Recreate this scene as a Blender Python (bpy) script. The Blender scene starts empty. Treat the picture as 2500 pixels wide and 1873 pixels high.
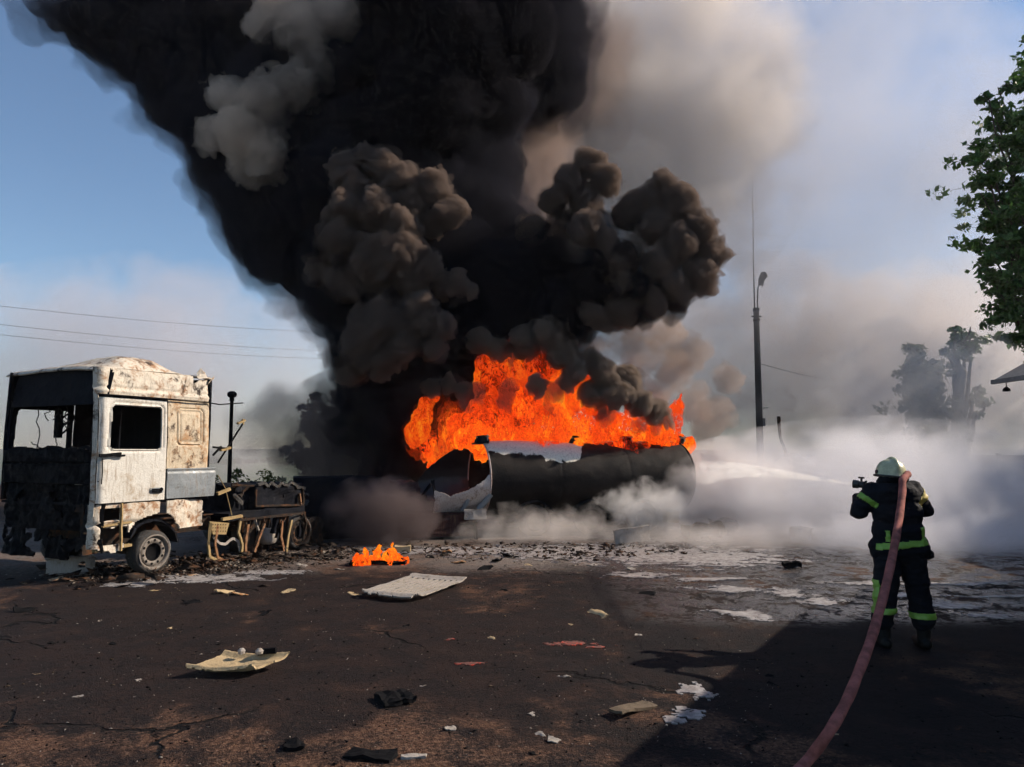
import bpy, bmesh, math, random
import numpy as np
from mathutils import Vector, Matrix, Euler
R = math.radians
S = bpy.context.scene
COL = S.collection
rng = np.random.default_rng(7)
random.seed(7)

# ---------------------------------------------------------------- camera, sky, sun, exposure
FPX, CX, CY, CAMZ, PITCH = 1850.0, 1250.0, 936.5, 1.90, R(5.11)
cam_d = bpy.data.cameras.new("camera")
cam = bpy.data.objects.new("camera", cam_d)
COL.objects.link(cam)
cam.location = (0, 0, CAMZ)
cam.rotation_euler = (R(90) + PITCH, 0, 0)
cam_d.sensor_width = 36.0
cam_d.lens = 36.0 * FPX / 2500.0
cam_d.clip_start = 0.05
cam_d.clip_end = 4000
S.camera = cam

SUN_EL, SUN_AZ = R(33), R(15)          # azimuth counted from +X towards +Y
sun_dir = Vector((math.cos(SUN_AZ) * math.cos(SUN_EL), math.sin(SUN_AZ) * math.cos(SUN_EL), math.sin(SUN_EL)))
world = bpy.data.worlds.new("World")
S.world = world
world.use_nodes = True
wn, wl = world.node_tree.nodes, world.node_tree.links
wn.clear()
w_out = wn.new("ShaderNodeOutputWorld")
w_bg = wn.new("ShaderNodeBackground")
w_sky = wn.new("ShaderNodeTexSky")
w_sky.sky_type = 'NISHITA'
w_sky.sun_disc = False
w_sky.sun_elevation = SUN_EL
w_sky.sun_rotation = R(90) - SUN_AZ     # measured clockwise from +Y
w_sky.air_density = 1.0
w_sky.dust_density = 0.2
w_sky.ozone_density = 3.0
w_bg.inputs["Strength"].default_value = 0.094
wl.new(w_sky.outputs[0], w_bg.inputs[0])
wl.new(w_bg.outputs[0], w_out.inputs[0])

sun_d = bpy.data.lights.new("sun", 'SUN')
sun_d.energy = 5.0
sun_d.angle = R(0.55)
sun_d.color = (1.0, 0.87, 0.72)
sun = bpy.data.objects.new("sun", sun_d)
COL.objects.link(sun)
sun.rotation_euler = (-sun_dir).to_track_quat('-Z', 'Y').to_euler()
sun.location = (30, 10, 30)

S.view_settings.view_transform = 'Standard'
S.view_settings.look = 'None'
S.view_settings.exposure = 0.53
S.view_settings.gamma = 1.0
S.render.engine = 'CYCLES'
cy = S.cycles
cy.max_bounces = 6
cy.diffuse_bounces = 2
cy.glossy_bounces = 2
cy.transmission_bounces = 2
cy.volume_bounces = 3
cy.transparent_max_bounces = 96
cy.volume_step_rate = 1.0
cy.volume_max_steps = 128
cy.use_adaptive_sampling = True
cy.adaptive_threshold = 0.035
cy.adaptive_min_samples = 16
cy.use_denoising = True
cy.sample_clamp_indirect = 4.0

# ---------------------------------------------------------------- helpers
def at(px, py, depth):
    """world point seen at a pixel of the 2500x1873 photograph, at a distance along +Y"""
    a, b = (px - CX) / FPX, (CY - py) / FPX
    d = Vector((a, math.cos(PITCH) - b * math.sin(PITCH), math.sin(PITCH) + b * math.cos(PITCH)))
    return Vector((0, 0, CAMZ)) + d * (depth / d.y)

def pb(px, py, d, rpx):
    p = at(px, py, d)
    return (p.x, p.y, p.z, rpx * d / FPX)

def ground_at(px, py, z=0.0):
    a, b = (px - CX) / FPX, (CY - py) / FPX
    d = Vector((a, math.cos(PITCH) - b * math.sin(PITCH), math.sin(PITCH) + b * math.cos(PITCH)))
    t = (z - CAMZ) / d.z
    return Vector((0, 0, CAMZ)) + d * t

def tag(o, label=None, cat=None, group=None, kind=None):
    if label: o['label'] = label
    if cat: o['category'] = cat
    if group: o['group'] = group
    if kind: o['kind'] = kind
    return o

def empty(name, loc=(0, 0, 0), rz=0.0):
    o = bpy.data.objects.new(name, None)
    COL.objects.link(o)
    o.location = loc
    o.rotation_euler = (0, 0, rz)
    o.empty_display_size = 0.2
    return o

def mesh_obj(name, V, F, mat=None, parent=None, smooth=False, loc=None):
    me = bpy.data.meshes.new(name)
    V = np.asarray(V, dtype=np.float64)
    if isinstance(F, np.ndarray) and F.ndim == 2:
        n, k = F.shape
        me.vertices.add(len(V)); me.vertices.foreach_set("co", V.astype(np.float32).ravel())
        me.loops.add(n * k); me.loops.foreach_set("vertex_index", F.astype(np.int32).ravel())
        me.polygons.add(n)
        me.polygons.foreach_set("loop_start", np.arange(0, n * k, k, dtype=np.int32))
        me.update(calc_edges=True)
        me.validate()
    else:
        me.from_pydata([tuple(map(float, v)) for v in V], [], F)
        me.update()
    if smooth:
        me.polygons.foreach_set("use_smooth", np.ones(len(me.polygons), dtype=bool))
    if mat:
        for m in (mat if isinstance(mat, (list, tuple)) else [mat]):
            me.materials.append(m)
    o = bpy.data.objects.new(name, me)
    COL.objects.link(o)
    if parent: o.parent = parent
    if loc is not None: o.location = loc
    return o

def off(o):
    o.location = -o.parent.location; return o

# vectorised gradient noise ------------------------------------------------
def _hash(ix, iy, iz, s):
    h = (ix.astype(np.int64) * 374761393 + iy.astype(np.int64) * 668265263 + iz.astype(np.int64) * 2147483647 + s * 974634777) & 0xffffffff
    h = ((h ^ (h >> 13)) * 1274126177) & 0xffffffff
    return h ^ (h >> 16)

def gnoise(P, seed=0):
    P = np.asarray(P, dtype=np.float64)
    I = np.floor(P); Fr = P - I
    U = Fr * Fr * Fr * (Fr * (Fr * 6 - 15) + 10)
    I = I.astype(np.int64)
    out = 0
    for dx in (0, 1):
        for dy in (0, 1):
            for dz in (0, 1):
                h = _hash(I[:, 0] + dx, I[:, 1] + dy, I[:, 2] + dz, seed)
                gx = ((h & 255) / 127.5 - 1); gy = (((h >> 8) & 255) / 127.5 - 1); gz = (((h >> 16) & 255) / 127.5 - 1)
                d = gx * (Fr[:, 0] - dx) + gy * (Fr[:, 1] - dy) + gz * (Fr[:, 2] - dz)
                w = (U[:, 0] if dx else 1 - U[:, 0]) * (U[:, 1] if dy else 1 - U[:, 1]) * (U[:, 2] if dz else 1 - U[:, 2])
                out = out + d * w
    return out

def fbm(P, octaves=3, seed=0, gain=0.5, lac=2.03):
    a, t, n = 1.0, 0, 0
    P = np.asarray(P, dtype=np.float64)
    for k in range(octaves):
        t = t + a * gnoise(P * (lac ** k) + 17.3 * k, seed + k); n += a; a *= gain
    return t / n

def billow(P, octaves=3, seed=0, gain=0.5, lac=2.1):
    a, t, n = 1.0, 0, 0
    for k in range(octaves):
        t = t + a * np.abs(gnoise(P * (lac ** k) + 9.1 * k, seed + k)); n += a; a *= gain
    return t / n

class MB:
    """collects simple solids into one mesh"""
    def __init__(self): self.v = []; self.f = []
    def add(self, V, F):
        n = len(self.v)
        self.v += [tuple(p) for p in V]
        self.f += [tuple(i + n for i in f) for f in F]
    def box(self, x0, x1, y0, y1, z0, z1, M=None):
        V = [Vector((x, y, z)) for z in (z0, z1) for y in (y0, y1) for x in (x0, x1)]
        if M is not None: V = [M @ v for v in V]
        self.add(V, [(0, 2, 3, 1), (4, 5, 7, 6), (0, 1, 5, 4), (2, 6, 7, 3), (0, 4, 6, 2), (1, 3, 7, 5)])
    def bar(self, a, b, w, h=None, up=Vector((0, 0, 1))):
        a, b = Vector(a), Vector(b); h = h or w
        d = (b - a).normalized()
        s = d.cross(up)
        if s.length < 1e-4: s = d.cross(Vector((1, 0, 0)))
        s.normalize(); u = s.cross(d)
        V = [p + s * (w / 2 * i) + u * (h / 2 * j) for p in (a, b) for j in (-1, 1) for i in (-1, 1)]
        self.add(V, [(0, 2, 3, 1), (4, 5, 7, 6), (0, 1, 5, 4), (2, 6, 7, 3), (0, 4, 6, 2), (1, 3, 7, 5)])
    def tube(self, pts, rad, n=8, caps=True):
        pts = [Vector(p) for p in pts]
        if not hasattr(rad, '__len__'): rad = [rad] * len(pts)
        rings = []; prev = None
        for i, p in enumerate(pts):
            d = (pts[min(i + 1, len(pts) - 1)] - pts[max(i - 1, 0)]).normalized()
            if prev is None:
                s = d.cross(Vector((0, 0, 1)))
                if s.length < 1e-3: s = d.cross(Vector((1, 0, 0)))
            else:
                s = prev - d * prev.dot(d)
                if s.length < 1e-4: s = d.cross(Vector((1, 0, 0)))
            s.normalize(); prev = s; u = d.cross(s)
            rings.append([p + (s * math.cos(2 * math.pi * k / n) + u * math.sin(2 * math.pi * k / n)) * rad[i] for k in range(n)])
        V = [q for r in rings for q in r]
        F = [(i * n + k, i * n + (k + 1) % n, (i + 1) * n + (k + 1) % n, (i + 1) * n + k) for i in range(len(rings) - 1) for k in range(n)]
        if caps:
            F.append(tuple(reversed(range(n)))); F.append(tuple((len(rings) - 1) * n + k for k in range(n)))
        self.add(V, F)
    def lathe(self, prof, M=None, n=24, caps=False):
        """prof: (radius, z) pairs about local z"""
        V = [Vector((r * math.cos(2 * math.pi * k / n), r * math.sin(2 * math.pi * k / n), z)) for r, z in prof for k in range(n)]
        if M is not None: V = [M @ v for v in V]
        F = [(i * n + k, i * n + (k + 1) % n, (i + 1) * n + (k + 1) % n, (i + 1) * n + k) for i in range(len(prof) - 1) for k in range(n)]
        if caps:
            F.append(tuple(reversed(range(n)))); F.append(tuple((len(prof) - 1) * n + k for k in range(n)))
        self.add(V, F)
    def prism(self, poly, y0, y1, M=None):
        """polygon of (x, z) pairs, extruded along y"""
        n = len(poly)
        V = [Vector((x, y0, z)) for x, z in poly] + [Vector((x, y1, z)) for x, z in poly]
        if M is not None: V = [M @ v for v in V]
        F = [tuple(range(n)), tuple(reversed(range(n, 2 * n)))] + [(i, i + n, (i + 1) % n + n, (i + 1) % n) for i in range(n)]
        self.add(V, F)
    def split_build(self, name, *a, **k):
        """one object for every separate solid collected"""
        par = list(range(len(self.v)))
        def fd(i):
            while par[i] != i: par[i] = par[par[i]]; i = par[i]
            return i
        for f in self.f:
            for j in f[1:]: par[fd(j)] = fd(f[0])
        groups = {}
        for f in self.f: groups.setdefault(fd(f[0]), []).append(f)
        out = []
        for fs in groups.values():
            ids = sorted({i for f in fs for i in f}); mp = {v: n for n, v in enumerate(ids)}
            m = MB(); m.v = [self.v[i] for i in ids]; m.f = [tuple(mp[i] for i in f) for f in fs]
            out.append(m.build(name, *a, **k))
        return out
    def build(self, name, mat=None, parent=None, smooth=False, bevel=0.0, sub=0, crumple=0.0, freq=4.0, seed=0, loc=None, normals=True):
        me = bpy.data.meshes.new(name)
        me.from_pydata([tuple(v) for v in self.v], [], self.f)
        bm = bmesh.new(); bm.from_mesh(me)
        if normals: bmesh.ops.recalc_face_normals(bm, faces=bm.faces)
        if bevel > 0:
            bmesh.ops.bevel(bm, geom=[e for e in bm.edges if len(e.link_faces) == 2 and e.calc_face_angle(0) > 0.5], offset=bevel, segments=2, affect='EDGES', clamp_overlap=True)
        if sub:
            bmesh.ops.subdivide_edges(bm, edges=bm.edges, cuts=sub, use_grid_fill=True)
        bm.to_mesh(me); bm.free()
        if crumple > 0: crumple_mesh(me, crumple, freq, seed)
        if smooth: me.polygons.foreach_set("use_smooth", np.ones(len(me.polygons), dtype=bool))
        if mat:
            for m in (mat if isinstance(mat, (list, tuple)) else [mat]): me.materials.append(m)
        o = bpy.data.objects.new(name, me)
        COL.objects.link(o)
        if parent: o.parent = parent
        if loc is not None: o.location = loc
        return o

def crumple_mesh(me, amp, freq, seed=0):
    n = len(me.vertices)
    P = np.empty(n * 3); me.vertices.foreach_get("co", P); P = P.reshape(-1, 3)
    Q = P.copy()
    for k in range(3):
        Q[:, k] += amp * (fbm(P * freq, 3, seed + 11 * k) * 2)
    me.vertices.foreach_set("co", Q.ravel()); me.update()

# implicit blobs -------------------------------------------------------------
def sdf_mesh(name, spheres, voxel, mat, parent=None, smooth_k=0.0, warp=None, cut_z=None, bounds=None):
    """closed mesh of the union of spheres [(x,y,z,r)], optionally perturbed by warp(P)->distance added"""
    sp = np.asarray(spheres, dtype=np.float64)
    lo = (sp[:, :3] - sp[:, 3:4]).min(0) - voxel * 4 - 0.3; hi = (sp[:, :3] + sp[:, 3:4]).max(0) + voxel * 4 + 0.3
    if bounds is not None:
        lo = np.maximum(lo, bounds[0]); hi = np.minimum(hi, bounds[1])
    n = np.ceil((hi - lo) / voxel).astype(int) + 1
    band = 0.5
    F = np.full(n, -band, dtype=np.float32)
    for x, y, z, r in sp:
        a = np.maximum(((np.array([x, y, z]) - r - band - lo) / voxel).astype(int), 0)
        b = np.minimum(((np.array([x, y, z]) + r + band - lo) / voxel).astype(int) + 2, n)
        if (b <= a).any(): continue
        gx = (lo[0] + np.arange(a[0], b[0]) * voxel - x)[:, None, None]
        gy = (lo[1] + np.arange(a[1], b[1]) * voxel - y)[None, :, None]
        gz = (lo[2] + np.arange(a[2], b[2]) * voxel - z)[None, None, :]
        f = (r - np.sqrt(gx * gx + gy * gy + gz * gz)).astype(np.float32)
        cur = F[a[0]:b[0], a[1]:b[1], a[2]:b[2]]
        if smooth_k > 0:
            h = np.maximum(smooth_k - np.abs(f - cur), 0) / smooth_k
            np.copyto(cur, np.maximum(f, cur) + h * h * smooth_k * 0.25)
        else:
            np.maximum(cur, f, out=cur)
    if warp is not None:
        idx = np.argwhere(np.abs(F) < band * 0.98)
        P = lo + idx * voxel
        F[idx[:, 0], idx[:, 1], idx[:, 2]] += warp(P).astype(np.float32)
    if cut_z is not None:
        zz = lo[2] + np.arange(n[2]) * voxel
        F = np.minimum(F, (zz - cut_z)[None, None, :].astype(np.float32))
    F[0] = F[-1] = -band; F[:, 0] = F[:, -1] = -band; F[:, :, 0] = F[:, :, -1] = -band
    import openvdb
    g = openvdb.FloatGrid(band)
    g.copyFromArray(-F)
    V, Q = g.convertToQuads(0.0)
    V = lo + V * voxel
    o = mesh_obj(name, V, Q.astype(np.int64), mat, parent, smooth=True)
    return off(o) if parent else o

def fractal_puffs(base, levels, rnd, spread=1.0):
    """base [(x,y,z,r)] -> spheres with smaller ones budding on them; levels [(count, ratio_lo, ratio_hi, sink)]"""
    out = list(base); cur = list(base)
    for cnt, lo, hi, sink in levels:
        nxt = []
        for x, y, z, r in cur:
            for _ in range(cnt):
                d = rnd.normal(size=3); d /= np.linalg.norm(d)
                q = r * rnd.uniform(lo, hi)
                p = np.array([x, y, z]) + d * (r - q * sink)
                nxt.append((p[0], p[1], p[2], q))
        out += nxt; cur = nxt
    return out

# ---------------------------------------------------------------- material helpers
def new_mat(name):
    m = bpy.data.materials.new(name); m.use_nodes = True
    nt = m.node_tree; nt.nodes.clear()
    return m, nt, nt.nodes, nt.links

class NG:
    """tiny node-graph writer"""
    def __init__(self, name):
        self.m, self.nt, self.n, self.l = new_mat(name)
        self.out = self.n.new("ShaderNodeOutputMaterial")
        self._co = None
    def node(self, t, **kw):
        x = self.n.new(t)
        for k, v in kw.items():
            if hasattr(x, k): setattr(x, k, v)
            else: self.set(x.inputs[k], v)
        return x
    def set(self, sock, v):
        if isinstance(v, bpy.types.NodeSocket): self.l.new(v, sock)
        elif isinstance(v, bpy.types.Node): self.l.new(v.outputs[0], sock)
        elif isinstance(v, (tuple, list)) and len(v) == 3 and sock.type == 'RGBA': sock.default_value = (*v, 1)
        else: sock.default_value = v
    def co(self, kind="Object"):
        if self._co is None: self._co = self.n.new("ShaderNodeTexCoord")
        return self._co.outputs[kind]
    def pos(self):
        return self.n.new("ShaderNodeNewGeometry").outputs["Position"]
    def mapping(self, v, scale=(1, 1, 1), loc=(0, 0, 0), rot=(0, 0, 0)):
        m = self.n.new("ShaderNodeMapping"); self.set(m.inputs[0], v)
        m.inputs["Scale"].default_value = scale; m.inputs["Location"].default_value = loc; m.inputs["Rotation"].default_value = rot
        return m.outputs[0]
    def noise(self, v, scale, detail=4, rough=0.55, dist=0.0):
        x = self.n.new("ShaderNodeTexNoise"); self.set(x.inputs["Vector"], v)
        x.inputs["Scale"].default_value = scale; x.inputs["Detail"].default_value = detail
        x.inputs["Roughness"].default_value = rough; x.inputs["Distortion"].default_value = dist
        return x.outputs[0]
    def vor(self, v, scale, feature='F1', rand=1.0):
        x = self.n.new("ShaderNodeTexVoronoi"); x.feature = feature; self.set(x.inputs["Vector"], v)
        x.inputs["Scale"].default_value = scale; x.inputs["Randomness"].default_value = rand
        return x.outputs[0]
    def math(self, op, a, b=None, c=None, clamp=False):
        x = self.n.new("ShaderNodeMath"); x.operation = op; x.use_clamp = clamp
        self.set(x.inputs[0], a)
        if b is not None: self.set(x.inputs[1], b)
        if c is not None: self.set(x.inputs[2], c)
        return x.outputs[0]
    def ramp(self, v, lo, hi, a=0.0, b=1.0, smooth=True):
        x = self.n.new("ShaderNodeMapRange"); x.interpolation_type = 'SMOOTHSTEP' if smooth else 'LINEAR'
        self.set(x.inputs["Value"], v)
        x.inputs["From Min"].default_value = lo; x.inputs["From Max"].default_value = hi
        x.inputs["To Min"].default_value = a; x.inputs["To Max"].default_value = b
        return x.outputs[0]
    def mix(self, f, a, b, blend='MIX'):
        x = self.n.new("ShaderNodeMix"); x.data_type = 'RGBA'; x.blend_type = blend
        self.set(x.inputs[0], f); self.set(x.inputs[6], a); self.set(x.inputs[7], b)
        return x.outputs[2]
    def cramp(self, v, stops):
        x = self.n.new("ShaderNodeValToRGB"); self.set(x.inputs[0], v)
        e = x.color_ramp.elements
        while len(e) < len(stops): e.new(0.5)
        for i, (p, c) in enumerate(stops): e[i].position = p; e[i].color = (*c, 1)
        return x.outputs[0]
    def sep(self, v):
        x = self.n.new("ShaderNodeSeparateXYZ"); self.set(x.inputs[0], v); return x.outputs
    def bump(self, h, strength=0.5, dist=0.02, normal=None):
        x = self.n.new("ShaderNodeBump"); self.set(x.inputs["Height"], h)
        x.inputs["Strength"].default_value = strength; x.inputs["Distance"].default_value = dist
        if normal is not None: self.set(x.inputs["Normal"], normal)
        return x.outputs[0]
    def bsdf(self, color, rough=0.6, metal=0.0, bump=None, spec=None, **kw):
        x = self.n.new("ShaderNodeBsdfPrincipled")
        self.set(x.inputs["Base Color"], color); self.set(x.inputs["Roughness"], rough); self.set(x.inputs["Metallic"], metal)
        if spec is not None: self.set(x.inputs["Specular IOR Level"], spec)
        if bump is not None: self.set(x.inputs["Normal"], bump)
        for k, v in kw.items(): self.set(x.inputs[k], v)
        return x.outputs[0]
    def surf(self, s): self.l.new(s, self.out.inputs["Surface"]); return self.m
    def vol(self, s): self.l.new(s, self.out.inputs["Volume"]); return self.m

def smoke_mat(name, color, density, aniso=0.0, absorb=None):
    g = NG(name)
    v = g.node("ShaderNodeVolumePrincipled")
    g.set(v.inputs["Color"], color); g.set(v.inputs["Density"], density); g.set(v.inputs["Anisotropy"], aniso)
    if absorb: g.set(v.inputs["Absorption Color"], absorb)
    g.vol(v.outputs[0])
    return g.m
# ---------------------------------------------------------------- materials
def sheet(name, u, v, mask, fmap, thick, mat, parent=None, smooth=True, flip=False):
    """curved metal sheet of real thickness from a grid; cells whose centre fails mask(u, v) are cut away"""
    U, Vv = np.meshgrid(u, v, indexing='ij')
    P = np.stack(fmap(U, Vv), -1).astype(float)
    du = np.gradient(P, axis=0); dv = np.gradient(P, axis=1)
    N = np.cross(du, dv); N /= np.linalg.norm(N, axis=-1, keepdims=True) + 1e-9
    if flip: N = -N
    n, m = U.shape
    Q = P - N * thick
    cu = (U[:-1, :-1] + U[1:, 1:]) / 2; cv = (Vv[:-1, :-1] + Vv[1:, 1:]) / 2
    keep = np.asarray(mask(cu, cv)) & np.ones_like(cu, dtype=bool)
    idx = np.arange(n * m).reshape(n, m); T = n * m
    a, b, c, d = idx[:-1, :-1][keep], idx[1:, :-1][keep], idx[1:, 1:][keep], idx[:-1, 1:][keep]
    F = [np.stack([a, b, c, d], 1), np.stack([d, c, b, a], 1) + T]
    E = np.concatenate([np.stack(e, 1) for e in ((a, b), (b, c), (c, d), (d, a))])
    key = np.sort(E, 1); k = key[:, 0].astype(np.int64) * T + key[:, 1]
    uq, inv, cnt = np.unique(k, return_inverse=True, return_counts=True)
    B = E[cnt[inv] == 1]
    F.append(np.stack([B[:, 1], B[:, 0], B[:, 0] + T, B[:, 1] + T], 1))
    F = np.concatenate(F)
    if flip: F = F[:, ::-1]
    V = np.concatenate([P.reshape(-1, 3), Q.reshape(-1, 3)])
    used = np.unique(F); remap = np.full(len(V), -1); remap[used] = np.arange(len(used))
    o = mesh_obj(name, V[used], remap[F], mat, parent, smooth)
    me = o.data
    bm = bmesh.new(); bm.from_mesh(me)
    for e in bm.edges:
        if len(e.link_faces) == 2 and e.calc_face_angle(0) > 0.9: e.smooth = False
    bm.to_mesh(me); bm.free()
    return o

def rrect(u, v, u0, u1, v0, v1, r):
    dx = np.maximum(np.abs(u - (u0 + u1) / 2) - (u1 - u0) / 2 + r, 0)
    dy = np.maximum(np.abs(v - (v0 + v1) / 2) - (v1 - v0) / 2 + r, 0)
    return np.sqrt(dx * dx + dy * dy) - r

def burnt(name, base, rust, soot, rust_amt=0.5, soot_amt=0.45, rough=0.75, scale=1.0, stain=(0.16, 0.10, 0.05), bumps=0.5, spec=0.3):
    """fire-scoured sheet metal: ash film, heat rust, soot"""
    g = NG(name); p = g.co("Object")
    big = g.noise(p, 1.6 * scale, 6, 0.62, 0.4); mid = g.noise(g.mapping(p, loc=(5, 3, 1)), 6 * scale, 8, 0.68, 0.6)
    fine = g.noise(g.mapping(p, loc=(1, 9, 4)), 38 * scale, 6, 0.7)
    streak = g.noise(g.mapping(p, scale=(6, 6, 0.7)), 4 * scale, 5, 0.6)
    c = g.mix(g.ramp(fine, 0.35, 0.72), base, tuple(x * 0.72 for x in base))
    c = g.mix(g.math('MULTIPLY', g.ramp(streak, 0.5, 0.72), 0.55), c, stain)
    c = g.mix(g.ramp(g.math('ADD', g.math('MULTIPLY', mid, 0.62), g.math('MULTIPLY', big, 0.5)), 0.71 - 0.30 * rust_amt, 0.87 - 0.30 * rust_amt), c, rust)
    c = g.mix(g.ramp(g.math('ADD', g.math('MULTIPLY', mid, 0.5), g.math('MULTIPLY', g.noise(g.mapping(p, loc=(8, 8, 2)), 2.3 * scale, 5, 0.6), 0.6)), 0.79 - 0.36 * soot_amt, 0.92 - 0.36 * soot_amt), c, soot)
    c = g.mix(g.ramp(fine, 0.62, 0.72, 0, 0.6), c, soot)
    h = g.math('ADD', g.math('MULTIPLY', fine, 0.35), mid)
    return g.surf(g.bsdf(c, g.ramp(mid, 0.3, 0.7, rough - 0.15, rough + 0.15), 0.0, g.bump(h, bumps, 0.02), spec=spec))

M_ash = burnt("ash_film_steel", (0.62, 0.55, 0.45), (0.30, 0.16, 0.08), (0.04, 0.03, 0.025), 0.58, 0.62, scale=1.6)
M_door = burnt("scorched_white_door", (0.60, 0.57, 0.51), (0.36, 0.29, 0.21), (0.09, 0.075, 0.065), 0.45, 0.42, 0.6, 1.3)
M_tanlite = burnt("heat_tanned_side", (0.56, 0.46, 0.33), (0.34, 0.19, 0.09), (0.05, 0.035, 0.026), 0.60, 0.58, scale=1.7)
M_tan = burnt("heat_tanned_steel", (0.58, 0.44, 0.27), (0.30, 0.13, 0.045), (0.05, 0.035, 0.025), 0.85, 0.35)
M_grey = burnt("dull_grey_steel", (0.22, 0.24, 0.25), (0.13, 0.12, 0.10), (0.04, 0.04, 0.04), 0.4, 0.35, 0.42, bumps=0.25)
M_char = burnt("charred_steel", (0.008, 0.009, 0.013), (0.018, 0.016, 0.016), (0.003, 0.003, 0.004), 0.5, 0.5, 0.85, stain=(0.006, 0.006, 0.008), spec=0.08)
M_charpale = burnt("charred_front", (0.010, 0.010, 0.012), (0.045, 0.045, 0.047), (0.002, 0.002, 0.003), 0.30, 0.9, 0.85, 1.3, stain=(0.012, 0.011, 0.010), spec=0.08)
M_rust = burnt("orange_heat_rust", (0.26, 0.13, 0.06), (0.16, 0.055, 0.02), (0.02, 0.014, 0.01), 0.6, 0.75, 0.8, 2.0)
M_pale = burnt("pale_burnt_bracket", (0.34, 0.24, 0.11), (0.24, 0.12, 0.045), (0.05, 0.04, 0.03), 0.4, 0.2, 0.8, 3.0)
M_chassis = burnt("burnt_chassis", (0.025, 0.02, 0.017), (0.10, 0.045, 0.022), (0.008, 0.007, 0.006), 0.6, 0.6, 0.85, 2.0, stain=(0.04, 0.02, 0.01), spec=0.1)
M_tyre = burnt("burnt_tyre", (0.035, 0.035, 0.035), (0.20, 0.19, 0.18), (0.008, 0.008, 0.008), 0.45, 0.5, 0.85, 3.0)
M_rim = burnt("heat_stained_rim", (0.20, 0.175, 0.15), (0.12, 0.08, 0.055), (0.015, 0.013, 0.012), 0.5, 0.6, 0.6, 4.0)
M_cream = burnt("cream_panel", (0.46, 0.34, 0.19), (0.36, 0.20, 0.10), (0.05, 0.04, 0.03), 0.35, 0.25, 0.7, 3.0)
M_plaster = burnt("pale_burnt_plastic", (0.36, 0.32, 0.28), (0.20, 0.16, 0.12), (0.06, 0.05, 0.045), 0.45, 0.35, 0.8, 3.0)
M_redsteel = burnt("dark_red_steel", (0.045, 0.014, 0.012), (0.03, 0.015, 0.012), (0.008, 0.007, 0.007), 0.4, 0.5, 0.7)

def plain(name, c, rough=0.7, metal=0.0, bump_s=30, bump_a=0.3, var=0.3, spec=0.5):
    g = NG(name); n = g.noise(g.co("Object"), bump_s, 5, 0.6)
    col = g.mix(g.ramp(n, 0.3, 0.7), c, tuple(x * (1 - var) for x in c))
    return g.surf(g.bsdf(col, rough, metal, g.bump(n, bump_a, 0.01), spec=spec))
M_black = plain("black_soot", (0.008, 0.008, 0.009), 0.9, spec=0.05)
M_cable = plain("burnt_cable", (0.015, 0.014, 0.014), 0.8)
M_concrete = plain("weathered_concrete", (0.09, 0.085, 0.08), 0.9)
M_bark = plain("bark", (0.06, 0.045, 0.035), 0.9, bump_s=14, bump_a=0.8)
# ---------------------------------------------------------------- ground
def axis(near, far, d0, grow):
    xs = [near]; d = d0
    while xs[-1] < far: xs.append(xs[-1] + d); d *= grow
    return np.array(xs)
ys = np.concatenate([[-60, -20, -5, 0, 1.5], axis(3.0, 1500, 0.045, 1.0105)])
xs_pos = axis(0.0, 900, 0.05, 1.011)
xs = np.concatenate([-xs_pos[:0:-1], xs_pos])
X, Y = np.meshgrid(xs, ys, indexing='ij')
dist = np.hypot(X, Y)
P2 = np.stack([X.ravel(), Y.ravel(), np.zeros(X.size)], 1)
near_w = np.clip(1 - (dist.ravel() - 18) / 12, 0, 1)
Z = near_w * (0.05 * fbm(P2 * 0.35, 3, 3) + 0.022 * fbm(P2 * 2.2, 3, 9) + 0.008 * fbm(P2 * 9, 2, 12))
pit = fbm(P2 * 0.9, 3, 40)
Z -= near_w * 0.02 * np.clip(pit - 0.12, 0, 1) * 4
Z = Z.reshape(X.shape)
def ground_z(x, y):
    p = np.array([[x, y, 0.0]]); w = min(1, max(0, 1 - (math.hypot(x, y) - 18) / 12))
    return float(w * (0.05 * fbm(p * 0.35, 3, 3) + 0.022 * fbm(p * 2.2, 3, 9) + 0.008 * fbm(p * 9, 2, 12) - 0.08 * np.clip(fbm(p * 0.9, 3, 40) - 0.12, 0, 1))[0])

g = NG("scorched_asphalt")
p = g.pos(); s = g.sep(p)
n1 = g.noise(p, 0.55, 6, 0.6, 0.5); n2 = g.noise(g.mapping(p, loc=(7, 2, 0)), 2.6, 7, 0.65, 0.4); n3 = g.noise(p, 60, 4, 0.7); n4 = g.noise(g.mapping(p, loc=(3, 8, 0)), 13, 6, 0.7)
grit = g.vor(p, 85)
c = g.mix(g.ramp(n2, 0.38, 0.62), (0.098, 0.050, 0.031), (0.026, 0.018, 0.015))
n5 = g.noise(g.mapping(p, loc=(2, 5, 0)), 27, 5, 0.8)
nearw = g.ramp(s[1], 7.5, 4.6)
c = g.mix(g.math("MULTIPLY", g.ramp(n5, 0.50, 0.62), g.math("MULTIPLY_ADD", nearw, 0.8, 0.2)), c, (0.21, 0.12, 0.08))
c = g.mix(g.ramp(n3, 0.5, 0.75, 0, 0.7), c, (0.12, 0.075, 0.052))
c = g.mix(g.ramp(n5, 0.48, 0.38, 0, 0.85), c, (0.008, 0.006, 0.006))
c = g.mix(g.ramp(n3, 0.5, 0.3, 0, 0.75), c, (0.014, 0.011, 0.010))
# burnt black areas: broad noise, stronger between 6 and 11 m
band = g.math('MULTIPLY', g.ramp(s[1], 5.0, 6.6), g.ramp(s[1], 13.5, 10.0))
burn = g.ramp(g.math('ADD', g.math("MULTIPLY_ADD", n2, 0.35, g.math("MULTIPLY", n1, 0.7)), g.math('MULTIPLY', band, 0.15)), 0.50, 0.62)
c = g.mix(g.math('MULTIPLY', burn, 0.82), c, (0.010, 0.008, 0.009))
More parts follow.
